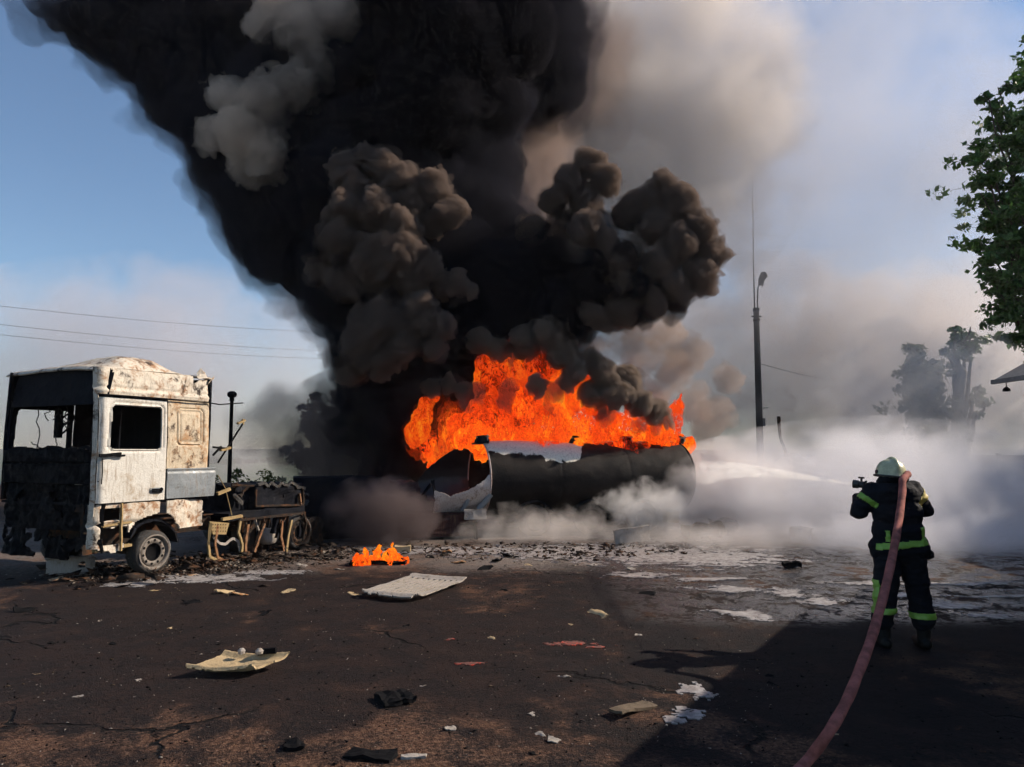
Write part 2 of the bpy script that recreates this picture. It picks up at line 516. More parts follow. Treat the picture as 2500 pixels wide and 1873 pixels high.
# dry ash and extinguisher dust around the wrecks
ashband = g.math('MULTIPLY', g.ramp(s[1], 10.2, 13.5), g.ramp(s[1], 26, 18))
ash = g.ramp(g.math('ADD', g.math('MULTIPLY', ashband, 0.26), g.math('ADD', g.math('MULTIPLY', n1, 0.35), g.math('MULTIPLY', n4, 0.45))), 0.54, 0.68)
east = g.math("MULTIPLY", g.ramp(s[0], -1.5, 1.5, 0.45, 1.0), g.ramp(s[0], 4.6, 2.2, 0.12, 1.0))
c = g.mix(g.math('MULTIPLY', g.math('MULTIPLY', ash, ashband), east), c, (0.26, 0.22, 0.195))
# small pale litter flakes
fl = g.ramp(g.math('ADD', n4, g.math('MULTIPLY', n2, 0.3)), 0.83, 0.87)
c = g.mix(g.math('MULTIPLY', fl, 0.7), c, (0.32, 0.27, 0.24))
# cracks
cr = g.node("ShaderNodeTexVoronoi"); cr.feature = 'DISTANCE_TO_EDGE'; cr.inputs["Scale"].default_value = 0.42
wv = g.node("ShaderNodeVectorMath", operation='ADD')
nn = g.node("ShaderNodeTexNoise"); nn.inputs["Scale"].default_value = 2.2; nn.inputs["Detail"].default_value = 6; g.set(nn.inputs[0], p)
sc = g.node("ShaderNodeVectorMath", operation='SCALE'); g.set(sc.inputs[0], nn.outputs["Color"]); sc.inputs["Scale"].default_value = 0.7
g.set(wv.inputs[0], p); g.set(wv.inputs[1], sc.outputs[0]); g.set(cr.inputs["Vector"], wv.outputs[0])
crk = g.math('MULTIPLY', g.ramp(cr.outputs[0], 0.016, 0.004), g.ramp(g.noise(g.mapping(p, loc=(2, 2, 2)), 0.5, 3), 0.50, 0.60))
c = g.mix(crk, c, (0.006, 0.005, 0.005))
soak_shade = g.math('MULTIPLY', g.ramp(s[0], -0.5, 1.6), g.ramp(g.math('MULTIPLY_ADD', n1, 0.6, g.math('MULTIPLY', n2, 0.4)), 0.42, 0.52))  # soaked black patches, also deepening the big shadow on the right by colour
c = g.mix(g.math('MULTIPLY', soak_shade, 0.75), c, (0.010, 0.009, 0.010))
# wet film
wet = g.math('MULTIPLY', g.ramp(s[0], 0.8, 2.4), g.math('MULTIPLY', g.ramp(s[1], 8.2, 9.2), g.ramp(s[1], 17, 14)))
wet = g.math('MULTIPLY', wet, g.ramp(g.math('ADD', g.math('MULTIPLY', n2, 0.6), g.math('MULTIPLY', n4, 0.4)), 0.44, 0.52))
c = g.mix(g.math('MULTIPLY', wet, 0.85), c, (0.012, 0.011, 0.012))
rough = g.mix(wet, (0.82,) * 3, (0.10,) * 3)
h = g.math('ADD', g.math('MULTIPLY', n3, 0.5), g.math('ADD', n4, g.math('MULTIPLY', grit, -0.35)))
h = g.math('SUBTRACT', h, g.math('MULTIPLY', crk, 1.5))
h = g.math('MULTIPLY', h, g.math('SUBTRACT', 1.0, g.math('MULTIPLY', wet, 0.75)))
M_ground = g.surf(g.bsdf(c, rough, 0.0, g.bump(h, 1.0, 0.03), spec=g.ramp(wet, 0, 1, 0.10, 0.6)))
n_, m_ = X.shape; idx = np.arange(n_ * m_).reshape(n_, m_)
Fg = np.stack([idx[:-1, :-1].ravel(), idx[1:, :-1].ravel(), idx[1:, 1:].ravel(), idx[:-1, 1:].ravel()], 1)
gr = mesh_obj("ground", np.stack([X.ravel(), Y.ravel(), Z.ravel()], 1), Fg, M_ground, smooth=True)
tag(gr, "scorched brown black asphalt lot with cracks ash and litter", kind="structure")

# grassland and low hills past the lot
g = NG("far_grass"); p = g.pos()
c = g.cramp(g.noise(p, 0.03, 6, 0.6), [(0.35, (0.035, 0.06, 0.02)), (0.55, (0.07, 0.09, 0.03)), (0.7, (0.12, 0.11, 0.05))])
M_far = g.surf(g.bsdf(g.mix(g.ramp(g.noise(p, 1.5, 5), 0.4, 0.7, 0, 0.6), c, (0.02, 0.035, 0.012)), 0.95))
fx = np.linspace(-900, 900, 120); fy = np.concatenate([np.linspace(44, 120, 30), np.linspace(130, 1400, 50)])
FX, FY = np.meshgrid(fx, fy, indexing='ij')
pp = np.stack([FX.ravel(), FY.ravel(), 0 * FX.ravel()], 1)
FZ = 0.004 + np.clip((FY.ravel() - 160) / 500, 0, 1) * (1.5 + 9 * np.clip(fbm(pp * 0.004, 3, 2) + 0.1, 0, 1)) + np.clip((FY.ravel() - 50) / 30, 0, 1) * 0.15 * (fbm(pp * 0.3, 2, 8) + 0.6)
i2 = np.arange(FX.size).reshape(FX.shape)
tag(mesh_obj("field", np.stack([FX.ravel(), FY.ravel(), FZ], 1), np.stack([i2[:-1, :-1].ravel(), i2[1:, :-1].ravel(), i2[1:, 1:].ravel(), i2[:-1, 1:].ravel()], 1), M_far, smooth=True), "open green field running to low hills on the horizon", kind="structure")

# foam and extinguisher residue: thin crusts lying on the asphalt
g = NG("foam_residue"); p = g.pos()
nf = g.noise(p, 9, 6, 0.7)
M_foam = g.surf(g.bsdf(g.mix(g.ramp(nf, 0.35, 0.65), (0.34, 0.32, 0.31), (0.16, 0.14, 0.13)), g.ramp(nf, 0.3, 0.7, 0.25, 0.6), 0, g.bump(nf, 0.6, 0.02)))
def crust(name, label, pts_px, thr=0.0, seed=0, f=2.2, mat=None, kind="stuff", stretch=2.6, cell=0.02, holes=0.5):
    """pts_px: ellipses (px, py, rx_px, ry_px) marking where the crust lies on the ground"""
    E = []
    for px, py, rx, ry in pts_px:
        a = ground_at(px, py); b = ground_at(px + rx, py); t = ground_at(px, py - ry); q = ground_at(px, py + ry)
        E.append((a.x, (t.y + q.y) / 2, abs(b.x - a.x), abs(t.y - q.y) / 2))
    E = np.array(E)
    x0, x1 = (E[:, 0] - E[:, 2] * 1.4).min(), (E[:, 0] + E[:, 2] * 1.4).max(); y0, y1 = (E[:, 1] - E[:, 3] * 1.4).min(), (E[:, 1] + E[:, 3] * 1.4).max()
    cl = max(cell, math.sqrt((x1 - x0) * (y1 - y0) / 160000))
    u = np.arange(x0, x1, cl); v = np.arange(y0, y1, cl)
    def field(U, Vv):
        q = np.stack([U.ravel() * 1.0, Vv.ravel() * 1.0, 0 * U.ravel()], 1)
        s_ = np.full(q.shape[0], -9.0)
        for ex, ey, rx, ry in E: s_ = np.maximum(s_, 1 - np.hypot((q[:, 0] - ex) / rx, (q[:, 1] - ey) / ry))
        nz = fbm(q * np.array([f, f * 1.3, 1]), 6, 60 + seed, 0.8) * 2.6
        return (s_ + nz - thr).reshape(U.shape)
    def fmap(U, Vv):
        q = np.stack([U.ravel(), Vv.ravel(), 0 * U.ravel()], 1)
        w = np.clip(1 - (np.hypot(q[:, 0], q[:, 1]) - 18) / 12, 0, 1)
        z = w * (0.05 * fbm(q * 0.35, 3, 3) + 0.022 * fbm(q * 2.2, 3, 9) + 0.008 * fbm(q * 9, 2, 12) - 0.08 * np.clip(fbm(q * 0.9, 3, 40) - 0.12, 0, 1))
        fld = field(U, Vv).ravel()
        return U, Vv, (z + 0.006 + 0.010 * np.clip(fld, 0, 0.6)).reshape(U.shape)
    o = sheet(name, u, v, lambda a, b: field(a, b) > 0, fmap, 0.012, mat or M_foam)
    tag(o, label, kind=kind)
    return o
crust("foam_residue", "broad pale streaks of drying foam crossing the asphalt before the firefighter", [(1800, 1440, 190, 16), (1930, 1452, 120, 18), (1560, 1405, 170, 14), (2000, 1470, 130, 14)], 0.62, 1, 2.2)
crust("foam_residue", "long white foam streak behind the legs of the firefighter", [(2320, 1480, 90, 16), (2410, 1505, 70, 10), (2200, 1455, 90, 8), (2480, 1440, 60, 5)], 0.42, 2, 2.2)
crust("foam_residue", "thin broken foam streaks far right on the wet ground", [(2300, 1425, 200, 5), (2420, 1455, 120, 5), (2080, 1425, 120, 5), (1750, 1415, 160, 5)], 0.40, 12, 2.0)
crust("foam_residue", "small pale foam puddle at the tip of the long shadow", [(1830, 1500, 50, 13), (1770, 1494, 40, 6)], 0.15, 3, 4.0)
crust("foam_residue", "broken pale foam scum at the edge of the big shadow", [(1700, 1690, 38, 24), (1680, 1745, 40, 16), (1650, 1762, 40, 10)], 0.2, 4, 5.0)
crust("ash_drift", "pale drift of ash along the ground from truck wheel toward the flames", [(480, 1412, 170, 11), (640, 1398, 110, 7), (330, 1425, 60, 8)], 0.25, 5, 2.5)
crust("ash_drift", "wide tan dust drift on the ground in front of the tank", [(1500, 1350, 420, 22), (1700, 1362, 260, 26), (1150, 1345, 240, 12)], 0.25, 6, 2.2)
g = NG("glowing_embers"); p = g.pos(); e_ = g.ramp(g.noise(p, 18, 4, 0.7), 0.52, 0.68)
bs = g.bsdf((0.10, 0.035, 0.025), 0.8, **{"Emission Color": (1.0, 0.06, 0.01), "Emission Strength": g.math('MULTIPLY', e_, 0.35)})
M_ember = g.surf(bs)
crust("glowing_residue", "dull red glowing smear on the asphalt left of the fallen shadow", [(1400, 1575, 90, 7), (1460, 1582, 40, 4)], 0.45, 7, 6.0, M_ember, cell=0.012)
crust("glowing_residue", "faint red smear on black asphalt below the slatted panel", [(1150, 1622, 55, 5), (1098, 1562, 16, 5)], 0.40, 8, 6.0, M_ember, cell=0.012)
# ---------------------------------------------------------------- burnt tractor unit
TA = math.atan2(0.89, 0.45)
TO = Vector((-6.05, 11.07, 0.0))
truck = empty("burnt_truck", TO, TA)
tag(truck, "burnt out tractor truck with scorched white cab and rusted bare chassis", "truck")
TM = Matrix.Translation(TO) @ Matrix.Rotation(TA, 4, 'Z'); TMi = TM.inverted()
def TS(px, py, yl=0.0):
    """point on the truck's own plane y = yl under a pixel"""
    o = TMi @ Vector((0, 0, CAMZ)); q = TMi @ at(px, py, 10.0); d = q - o
    return o + d * ((yl - o.y) / d.y)
CW = 2.4
def wob(U, V, amp, f, seed): 
    q = np.stack([U.ravel() * f, V.ravel() * f, np.full(U.size, seed * 3.7)], 1)
    return (amp * 2 * fbm(q, 3, seed)).reshape(U.shape)
L = 2.12                       # cab length
ZT = 3.16                      # gutter height
wx0, wx1, wz0, wz1 = 0.20, 1.10, 1.93, 2.60   # door window
def side_y(U, V, far=False):
    lean = np.clip(V - 2.0, 0, 2) ** 2 * 0.055
    return lean
# door
def side_sheet(name, u0, u1, v0, v1, mask, mat, amp=0.006, seed=1, off_=0.0, emb=None, far=False, res=0.02, thick=0.03):
    u = np.arange(u0, u1 + res * .5, res); v = np.arange(v0, v1 + res * .5, res)
    def fm(U, V):
        y = side_y(U, V) + wob(U, V, amp, 2.2, seed) + wob(U, V, amp * 0.3, 9, seed + 1) - off_
        if emb is not None: y = y + emb(U, V)
        corner = np.clip(0.13 - U, 0, 1); y = y + corner ** 2 * 6
        if far: y = CW - y
        return U, y, V
    return sheet(name, u, v, mask, fm, thick, mat, truck, flip=far)
win = lambda U, V: rrect(U, V, wx0 + (V - wz0) * 0.05, wx1, wz0, wz1, 0.07)
door_emb = lambda U, V: 0.012 * ((np.abs(U - 0.06) < 0.012) | (np.abs(U - 1.19) < 0.012)) + 0.02 * (np.abs(win(U, V) - 0.03) < 0.012) + 0.008 * (np.abs(V - 1.53) < 0.008)
for far in (False, True):
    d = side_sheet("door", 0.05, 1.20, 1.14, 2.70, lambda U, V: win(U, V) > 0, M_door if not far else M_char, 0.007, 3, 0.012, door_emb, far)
    if far: continue
    hb = MB(); a = TS(355, 1206, -0.03)
    hb.bar((0.93, -0.045, 1.305), (1.12, -0.045, 1.30), 0.025, 0.03); hb.bar((0.94, -0.03, 1.27), (1.10, -0.03, 1.26), 0.02, 0.02); hb.bar((1.09, -0.05, 1.33), (1.10, -0.02, 1.25), 0.03, 0.03)
    hb.build("handle", M_black, d, crumple=0.004, freq=20, bevel=0.004)
    sheet("handle_recess", np.arange(0.89, 1.16, .01), np.arange(1.24, 1.345, .01), lambda U, V: rrect(U, V, .9, 1.15, 1.25, 1.335, .03) < 0, lambda U, V: (U, np.full_like(U, -0.018) + side_y(U, V), V), 0.008, M_grey, d)
    m = MB(); m.bar((0.02, -0.04, 1.84), (0.36, -0.05, 1.86), 0.03, 0.05); m.bar((0.2, -0.05, 1.85), (0.42, -0.055, 1.83), 0.03, 0.03); m.build("mirror_stub", M_black, d, crumple=0.012, freq=9, sub=2)
    m = MB(); m.tube([(0.08, -0.03, 1.8), (0.09, -0.035, 1.6), (0.085, -0.03, 1.42)], 0.008, 6); m.build("seal_strip", M_black, d)
# side wall around the doors: pillars, roof rail, sleeper side
def wall_mask(U, V):
    door = (U > 0.04) & (U < 1.21) & (V > 1.13) & (V < 2.71)
    return ~door
def panel_emb(U, V):
    r = rrect(U, V, 1.38, 1.92, 1.98, 2.62, 0.09)
    y = 0.022 * (np.abs(r + 0.015) < 0.014) + 0.014 * (np.abs(r + 0.07) < 0.012) + 0.02 * np.exp(-((V - 2.86) / 0.015) ** 2)
    y = y - 0.02 * np.exp(-((V - 2.80) / 0.02) ** 2)
    rear = np.clip(U - (L - 0.16), 0, 1); y = y + rear ** 2 * 5
    return y
tear = lambda U, V: ~((V > 3.02 + 0.10 * np.abs(np.sin(U * 9))) & (U > 1.72) & (U < 1.98))
side_sheet("sleeper_side_panel", 1.21, L, 1.62, 2.745, lambda U, V: V > 0, M_tanlite, 0.014, 7, 0, panel_emb)
side_sheet("upper_side_panel", 0.0, L, 2.75, ZT, tear, M_ash, 0.018, 9, 0, panel_emb)
side_sheet("front_pillar", 0.0, 0.048, 0.95, 2.745, lambda U, V: V > 0, M_ash, 0.01, 10)
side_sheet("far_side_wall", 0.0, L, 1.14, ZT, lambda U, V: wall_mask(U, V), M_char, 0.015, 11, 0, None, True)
m = MB(); m.tube([(-0.02, -0.012, 2.735), (0.6, -0.016, 2.735), (1.3, -0.014, 2.725), (2.0, -0.01, 2.72), (2.2, -0.03, 2.70), (2.45, -0.02, 2.73), (2.75, 0.0, 2.76)], 0.012, 6)
m.build("loose_gutter_strip", M_black, truck)
# skirt: lower side with fairing, step well, wheel arch
side_sheet("side_fairing_panel", 1.215, 2.16, 1.15, 1.60, lambda U, V: V > 0, M_grey, 0.02, 12, 0.03, lambda U, V: 0.015 * (np.abs(V - 1.58) < 0.012))
def arch(U, V):
    w = np.hypot(U - 1.06, V - 0.40)
    n = wob(U, V, 0.05, 3.0, 14)
    return (w > 0.53 + n) & (V > 0.42 + wob(U, V, 0.1, 3.0, 15) + np.clip(U - 1.0, 0, 1) * 0.32) & (U > -0.0)
stepm = lambda U, V: arch(U, V) & ~((U > 0.12) & (U < 0.47) & (V > 0.86) & (V < 1.06)) & ~((U > 0.13) & (U < 0.60) & (V > 0.52) & (V < 0.78 + wob(U, V, .05, 5, 3)))
side_sheet("step_panel", 0.0, 1.15, 0.30, 1.12, stepm, M_ash, 0.03, 16, -0.03, lambda U, V: 0.04 * np.exp(-((V - 0.82) / 0.03) ** 2))
side_sheet("rear_arch_panel", 1.22, 2.02, 0.66, 1.12, lambda U, V: arch(U, V) & (rrect(U, V, 1.2, 2.0, 0.6, 1.13, 0.1) + wob(U, V, .05, 5, 8) < 0), M_ash, 0.045, 18, -0.02, lambda U, V: -0.05 * np.sin(U * 6))
m = MB(); m.bar((0.47, 0.0, 0.42), (0.44, -0.01, 1.12), 0.03); m.bar((0.15, 0.04, 0.80), (0.65, 0.05, 0.83), 0.06, 0.03); m.bar((0.1, 0.1, 0.45), (0.7, 0.1, 0.48), 0.08, 0.04)
m.build("step_bracket", M_pale, truck, crumple=0.01, freq=6, sub=3)
m = MB(); m.box(0.05, 1.05, 0.28, 0.34, 0.40, 1.12); m.box(0.05, 1.2, 0.3, 0.5, 1.0, 1.1); m.build("inner_wing", M_chassis, truck, crumple=0.03, freq=4, sub=6)
# front face
def fsheet(name, y0, y1, z0, z1, mask, mat, amp, seed, xo=0.0, emb=None, res=0.02, thick=0.03):
    u = np.arange(y0, y1 + res * .5, res); v = np.arange(z0, z1 + res * .5, res)
    def fm(U, V):
        x = wob(U, V, amp, 2.0, seed) + wob(U, V, amp * .4, 8, seed + 2) + xo + np.clip(V - 1.9, 0, 2) ** 2 * 0.10
        e = np.clip(np.abs(U - CW / 2) - (CW / 2 - 0.22), 0, 1); x = x + e ** 2 * 2.5
        if emb is not None: x = x + emb(U, V)
        return x, U, V
    return sheet(name, u, v, mask, fm, thick, mat, truck, flip=True)
fsheet("roof_front_panel", 0.02, 2.38, 2.60, ZT, lambda U, V: rrect(U, V, 0.0, 2.4, 2.2, ZT + .01, 0.18) < 0, M_char, 0.012, 21)
fsheet("windscreen_post", 0.02, 0.16, 1.9, 2.62, lambda U, V: V > 0, M_char, 0.012, 22)
fsheet("windscreen_post", 2.27, 2.38, 1.9, 2.62, lambda U, V: V > 0, M_char, 0.012, 23)
fsheet("front_panel", 0.0, 2.4, 1.42, 1.97, lambda U, V: (V < 1.93 + wob(U, V, 0.05, 3, 5)) & (wob(U, V, 1, 2.1, 30) > -0.62), M_charpale, 0.04, 24, 0, lambda U, V: 0.03 * (np.abs(V - 1.72) < 0.015))
fsheet("grille_panel", 0.0, 2.4, 0.72, 1.40, lambda U, V: (wob(U, V, 1, 2.5, 33) > -0.42), M_charpale, 0.09, 26, 0.06)
fsheet("bumper_skin", 0.0, 2.4, 0.30, 0.75, lambda U, V: wob(U, V, 1, 2.7, 35) > -0.05, M_charpale, 0.09, 27, 0.03)
m = MB(); m.box(0.14, 0.20, 0.35, 2.05, 0.75, 1.55); m.build("radiator", M_char, truck, crumple=0.02, freq=5, sub=8)
m = MB(); m.box(0.3, 1.7, 0.75, 1.65, 0.55, 1.25); m.box(0.5, 1.4, 0.9, 1.5, 1.2, 1.42); m.build("engine_block", M_chassis, truck, crumple=0.05, freq=3, sub=6)
m = MB(); m.box(0.10, 0.16, 0.5, 0.62, 1.25, 1.62); m.build("headlight_bracket", M_grey, truck, crumple=0.02, freq=8, sub=3)
m = MB(); m.box(0.05, 2.08, 0.05, 2.35, 1.10, 1.14); m.build("cab_floor", M_char, truck, crumple=0.02, freq=3, sub=5)
# dashboard ridge, twisted
m = MB()
for k in range(7):
    a = 0.15 + k * 0.3; m.bar((0.2 + .05 * (k % 2), a, 1.90 + .03 * math.sin(k * 2)), (0.22, a + .34, 1.90 + .03 * math.sin(k * 2 + 2)), 0.16, 0.10)
m.build("dashboard", M_charpale, truck, crumple=0.04, freq=6, sub=3)
# rear wall
def rsheet():
    u = np.arange(0.05, 2.36, .03); v = np.arange(1.12, ZT, .03)
    return sheet("rear_wall", u, v, lambda U, V: V > 0, lambda U, V: (L - 0.03 + wob(U, V, .02, 2, 41), U, V), 0.03, M_char, truck)
rsheet()
# roof with its sagging deflector hump
def roof():
    u = np.arange(0.0, L + .01, .03); v = np.arange(0.02, CW, .03)
    def fm(U, V):
        e = np.minimum(np.minimum(V, CW - V), 0.5) / 0.5
        z = ZT - 0.01 + 0.05 * np.sqrt(np.clip(e, 0, 1)) + wob(U, V, 0.025, 1.8, 43)
        hump = np.exp(-(((U - 0.78) / 0.52) ** 4)) * np.clip((V - 0.03) / 0.25, 0, 1) ** 0.6 * np.clip((CW - V) / 1.6, 0, 1)
        z = z + 0.19 * hump
        x = U * 1.0
        z = z - np.clip(0.10 - U, 0, 1) ** 2 * 6
        return x + 0.06, V + 0.055, z
    return sheet("roof", u, v, lambda U, V: ~((U > 1.55) & (U < 1.75) & (V < 0.16)), fm, 0.025, M_ash, truck)
roof()
m = MB(); m.add([(1.80, 0.05, 3.12), (1.98, 0.02, 3.14), (2.08, 0.10, 3.13), (1.95, 0.18, 3.33), (1.86, 0.16, 3.22)], [(0, 1, 3, 4), (1, 2, 3), (0, 4, 2), (4, 3, 2), (0, 2, 1)])
m.add([(2.0, 0.03, 3.05), (2.10, 0.0, 3.2), (2.13, 0.1, 3.1), (2.04, 0.2, 3.0)], [(0, 1, 2), (0, 2, 3), (0, 3, 1), (1, 3, 2)])
m.build("torn_roof_flap", M_ash, truck, sub=3, crumple=0.02, freq=10)
# steering wheel and dangling harness
m = MB(); c0 = Vector((0.62, 1.75, 2.34)); R0 = 0.18
ring = [c0 + Vector((0.10 * math.sin(a), R0 * math.cos(a), R0 * math.sin(a))) for a in np.linspace(0, 2 * math.pi, 25)]
m.tube(ring, 0.016, 6, caps=False)
for a in (0.4, 2.6, 4.6): m.bar(c0, c0 + Vector((0.10 * math.sin(a), R0 * math.cos(a), R0 * math.sin(a))), 0.02)
m.box(0.58, 0.66, 1.84, 1.95, 2.12, 2.62)
m.build("steering_wheel", M_black, truck, sub=0)
rr = random.Random(4)
for k, (y0, z0, y1, z1) in enumerate([(2.18, 2.6, 2.15, 1.95), (1.62, 2.62, 1.5, 2.3), (1.72, 2.15, 1.66, 1.95), (1.9, 2.62, 1.98, 2.4), (1.45, 2.62, 1.42, 2.25), (2.3, 2.05, 2.05, 1.95), (1.6, 2.6, 1.75, 2.4)]):
    m = MB(); pts = []
    for t in np.linspace(0, 1, 7): pts.append((0.45 + rr.uniform(-.04, .04), y0 + (y1 - y0) * t + rr.uniform(-.035, .035), z0 + (z1 - z0) * t))
    m.tube(pts, 0.009, 5); m.build("burnt_cable", M_cable, truck)
# wheels
def wheel(parent, c, R_=0.335, rim=0.265, w=0.26, side=-1, tyre_mat=None, rim_mat=None):
    """axis along local y; the outer face looks to side*y"""
    w_ = empty("wheel"); w_.parent = parent; w_.location = c
    M = Matrix.Rotation(R(90 * -side), 4, 'X')
    m = MB(); m.lathe([(rim - .01, -w / 2), (R_ - .05, -w / 2 - .01), (R_ - .01, -w / 2 + .03), (R_, 0), (R_ - .01, w / 2 - .03), (R_ - .06, w / 2), (rim, w / 2 - .01), (rim - .02, w / 2 - .03), (rim - .01, -w / 2)], M, 36)
    m.build("tyre", tyre_mat or M_tyre, w_, smooth=True, crumple=0.014, freq=7, seed=3)
    m = MB(); m.lathe([(rim + .008, w / 2 + .004), (rim - .012, w / 2 + .012), (rim - .03, w / 2 - .02), (rim - .045, w / 2 - .05), (rim * .84, w / 2 - .055), (rim * .80, w / 2 - .03), (rim * .52, w / 2 - .03), (rim * .50, w / 2 - .10), (0.001, w / 2 - .11)], M, 36)
    ro = m.build("rim", rim_mat or M_rim, w_, smooth=True)
    hb = MB()
    for k in range(10):
        a = k * 2 * math.pi / 10 + .2; q = M @ Vector((rim * .68 * math.cos(a), rim * .68 * math.sin(a), w / 2 - .028))
        hb.lathe([(0.001, -0.001), (.020, -0.001), (.020, 0.004), (.001, 0.0045)], Matrix.Translation(q) @ M, 10)
    hb.split_build("hand_hole", M_black, ro)
    hb = MB(); hb.lathe([(0.001, w / 2 - .07), (rim * .50, w / 2 - .072), (rim * .515, w / 2 - .026), (rim * .49, w / 2 - .024), (rim * .48, w / 2 - .06)], M, 24); hb.build("hub", M_black, w_, smooth=True)
    return w_
wheel(truck, (1.05, 0.13, 0.335))
wheel(truck, (1.05, 2.27, 0.335), side=1)
for y in (0.16, 0.50, 1.90, 2.24): wheel(truck, (4.35, y, 0.33), side=-1 if y < 1 else 1, rim_mat=M_chassis)
# wheel arch liner
m = MB()
for k in range(9):
    a0 = R(10 + k * 20); a1 = a0 + R(19)
    p0 = Vector((1.05 + .47 * math.cos(a0), 0.2, .36 + .47 * math.sin(a0))); p1 = Vector((1.05 + .47 * math.cos(a1), 0.2, .36 + .47 * math.sin(a1)))
    if k < 7: m.bar(p0, p1, 0.03, 0.30, up=Vector((0, 1, 0)))
m.build("wheel_arch_liner", M_char, truck, crumple=0.03, freq=6, sub=1)
# chassis
for y in (0.75, 1.60):
    m = MB(); m.box(0.4, 5.0, y, y + 0.02, 0.52, 0.76); m.box(0.4, 5.0, y - .07, y + 0.02, 0.50, 0.52); m.box(0.4, 5.0, y - .07, y + .02, 0.76, 0.78); m.build("chassis_rail", M_chassis, truck, crumple=0.01, freq=3, sub=6)
for x in (1.9, 2.9, 3.8, 4.8):
    m = MB(); m.box(x, x + .09, 0.77, 1.6, 0.58, 0.70); m.build("cross_member", M_chassis, truck)
m = MB(); m.bar((0.9, .3, .36), (0.9, 2.1, .36), .12); m.bar((4.35, .3, .36), (4.35, 2.1, .36), .16); m.split_build("axle", M_chassis, truck)
m = MB(); m.bar(TS(585, 1270), TS(745, 1252), 0.035, 0.04); m.build("side_rail", M_chassis, truck, crumple=0.012, freq=7, sub=5)
def strap(pts, w, name="tank_strap", mat=None, parent=truck, seed=0):
    m = MB()
    for a, b in zip(pts[:-1], pts[1:]): m.bar(TS(*a), TS(*b), w * .75, 0.045)
    return m.build(name, mat or M_rust, parent, crumple=0.01, freq=9, sub=3, seed=seed)
strap([(515, 1275, 0), (508, 1330, .02), (512, 1360, .02), (530, 1368, .02)], 0.05, mat=M_pale)
strap([(532, 1278, 0), (525, 1330, 0), (532, 1362, .02), (548, 1369, .03), (570, 1366, .03)], 0.03)
strap([(587, 1270, 0), (582, 1300, 0), (592, 1330, .02), (586, 1362, .02)], 0.045, mat=M_pale)
strap([(520, 1310, .05), (535, 1326, .05), (552, 1328, .05), (568, 1314, .05), (582, 1322, .05), (586, 1345, .05)], 0.022, mat=M_plaster)
strap([(606, 1280, 0), (600, 1315, 0), (598, 1350, 0)], 0.06)
strap([(645, 1278, 0), (632, 1312, 0), (620, 1348, 0)], 0.07)
strap([(690, 1272, 0), (686, 1310, 0), (694, 1345, 0)], 0.03)
strap([(712, 1270, 0), (704, 1310, 0), (699, 1348, 0)], 0.035, mat=M_pale)
strap([(740, 1250, 0), (748, 1275, 0), (735, 1330, 0.1)], 0.05, mat=M_chassis)
m = MB(); pts = [TS(512, 1273, -.01), TS(560, 1277, -.01), TS(552, 1305, -.01), TS(520, 1305, -.01)]
m.add([p + Vector((0, d, 0)) for d in (0, .015) for p in pts], [(0, 1, 2, 3), (7, 6, 5, 4), (0, 4, 5, 1), (1, 5, 6, 2), (2, 6, 7, 3), (3, 7, 4, 0)]); pl = m.build("step_plate", M_pale, truck)
hb = MB()
for r_ in range(3):
    for k in range(6):
        q = TS(520 + k * 6.2, 1281 + r_ * 8, -.016); hb.box(q.x - .008, q.x + .008, q.y - .003, q.y + .001, q.z - .008, q.z + .008)
hb.split_build("drain_hole", M_black, pl)
q = TS(650, 1320, .35); m = MB(); m.lathe([(0.001, -.2), (.13, -.19), (.16, -.1), (.16, .1), (.13, .19), (.001, .2)], Matrix.Translation((q.x, q.y, 0.3)) @ Matrix.Rotation(R(90), 4, 'X'), 20); m.build("air_tank", M_plaster, truck, smooth=True, crumple=0.02, freq=5)
for k, (px, py) in enumerate([(620, 1300), (668, 1300), (720, 1310)]):
    q = TS(px, py, .55); m = MB(); m.box(q.x - .30, q.x + .30, .40, .85, .02, .66); m.build("battery_fill" if k == 0 else "dark_fill_box", M_char if k else M_chassis, truck, crumple=0.05, freq=4, sub=4, seed=k)  # boxes widened as dark filling for the shade under the chassis
# collapsed boxes riding on the chassis behind the cab
def lump(name, px0, px1, py0, py1, y0, y1, mat, amp, seed, sub=7):
    a = TS(px0, py1, y0); b = TS(px1, py0, y0)
    m = MB(); m.box(a.x, b.x, y0, y1, (a.z + TS(px1, py1, y0).z) / 2, b.z)
    return m.build(name, mat, truck, crumple=amp, freq=3.2, sub=sub, seed=seed)
lump("collapsed_tool_box", 565, 625, 1182, 1250, 0.5, 1.6, M_char, 0.09, 4)
lump("collapsed_tank_guard", 622, 742, 1180, 1238, 0.35, 1.8, M_char, 0.07, 5)
lump("coupling_bed", 560, 742, 1236, 1262, 0.3, 1.9, M_char, 0.06, 6)
# rumpled pale lip and frame on the tank guard
m = MB(); pr = random.Random(9); last = None
for k in range(15):
    px = 628 + k * 8.2; q = TS(px, 1184 + pr.uniform(-7, 6) + (6 if k > 11 else 0), 0.33)
    if last is not None: m.bar(last, q, 0.05, 0.05)
    last = q
m.build("melted_lip", M_tyre, truck, sub=2, crumple=0.015, freq=12)
m = MB()
for a, b in [((625, 1195), (625, 1236)), ((625, 1236), (740, 1232)), ((740, 1232), (740, 1195)), ((566, 1184), (620, 1186))]: m.bar(TS(*a, .31), TS(*b, .31), 0.035)
m.build("guard_frame", M_chassis, truck, sub=3, crumple=0.012, freq=9)
m = MB(); m.bar(TS(730, 1205, .3), TS(734, 1232, .3), .06, .03); m.build("heat_red_strip", M_rust, truck, sub=1)
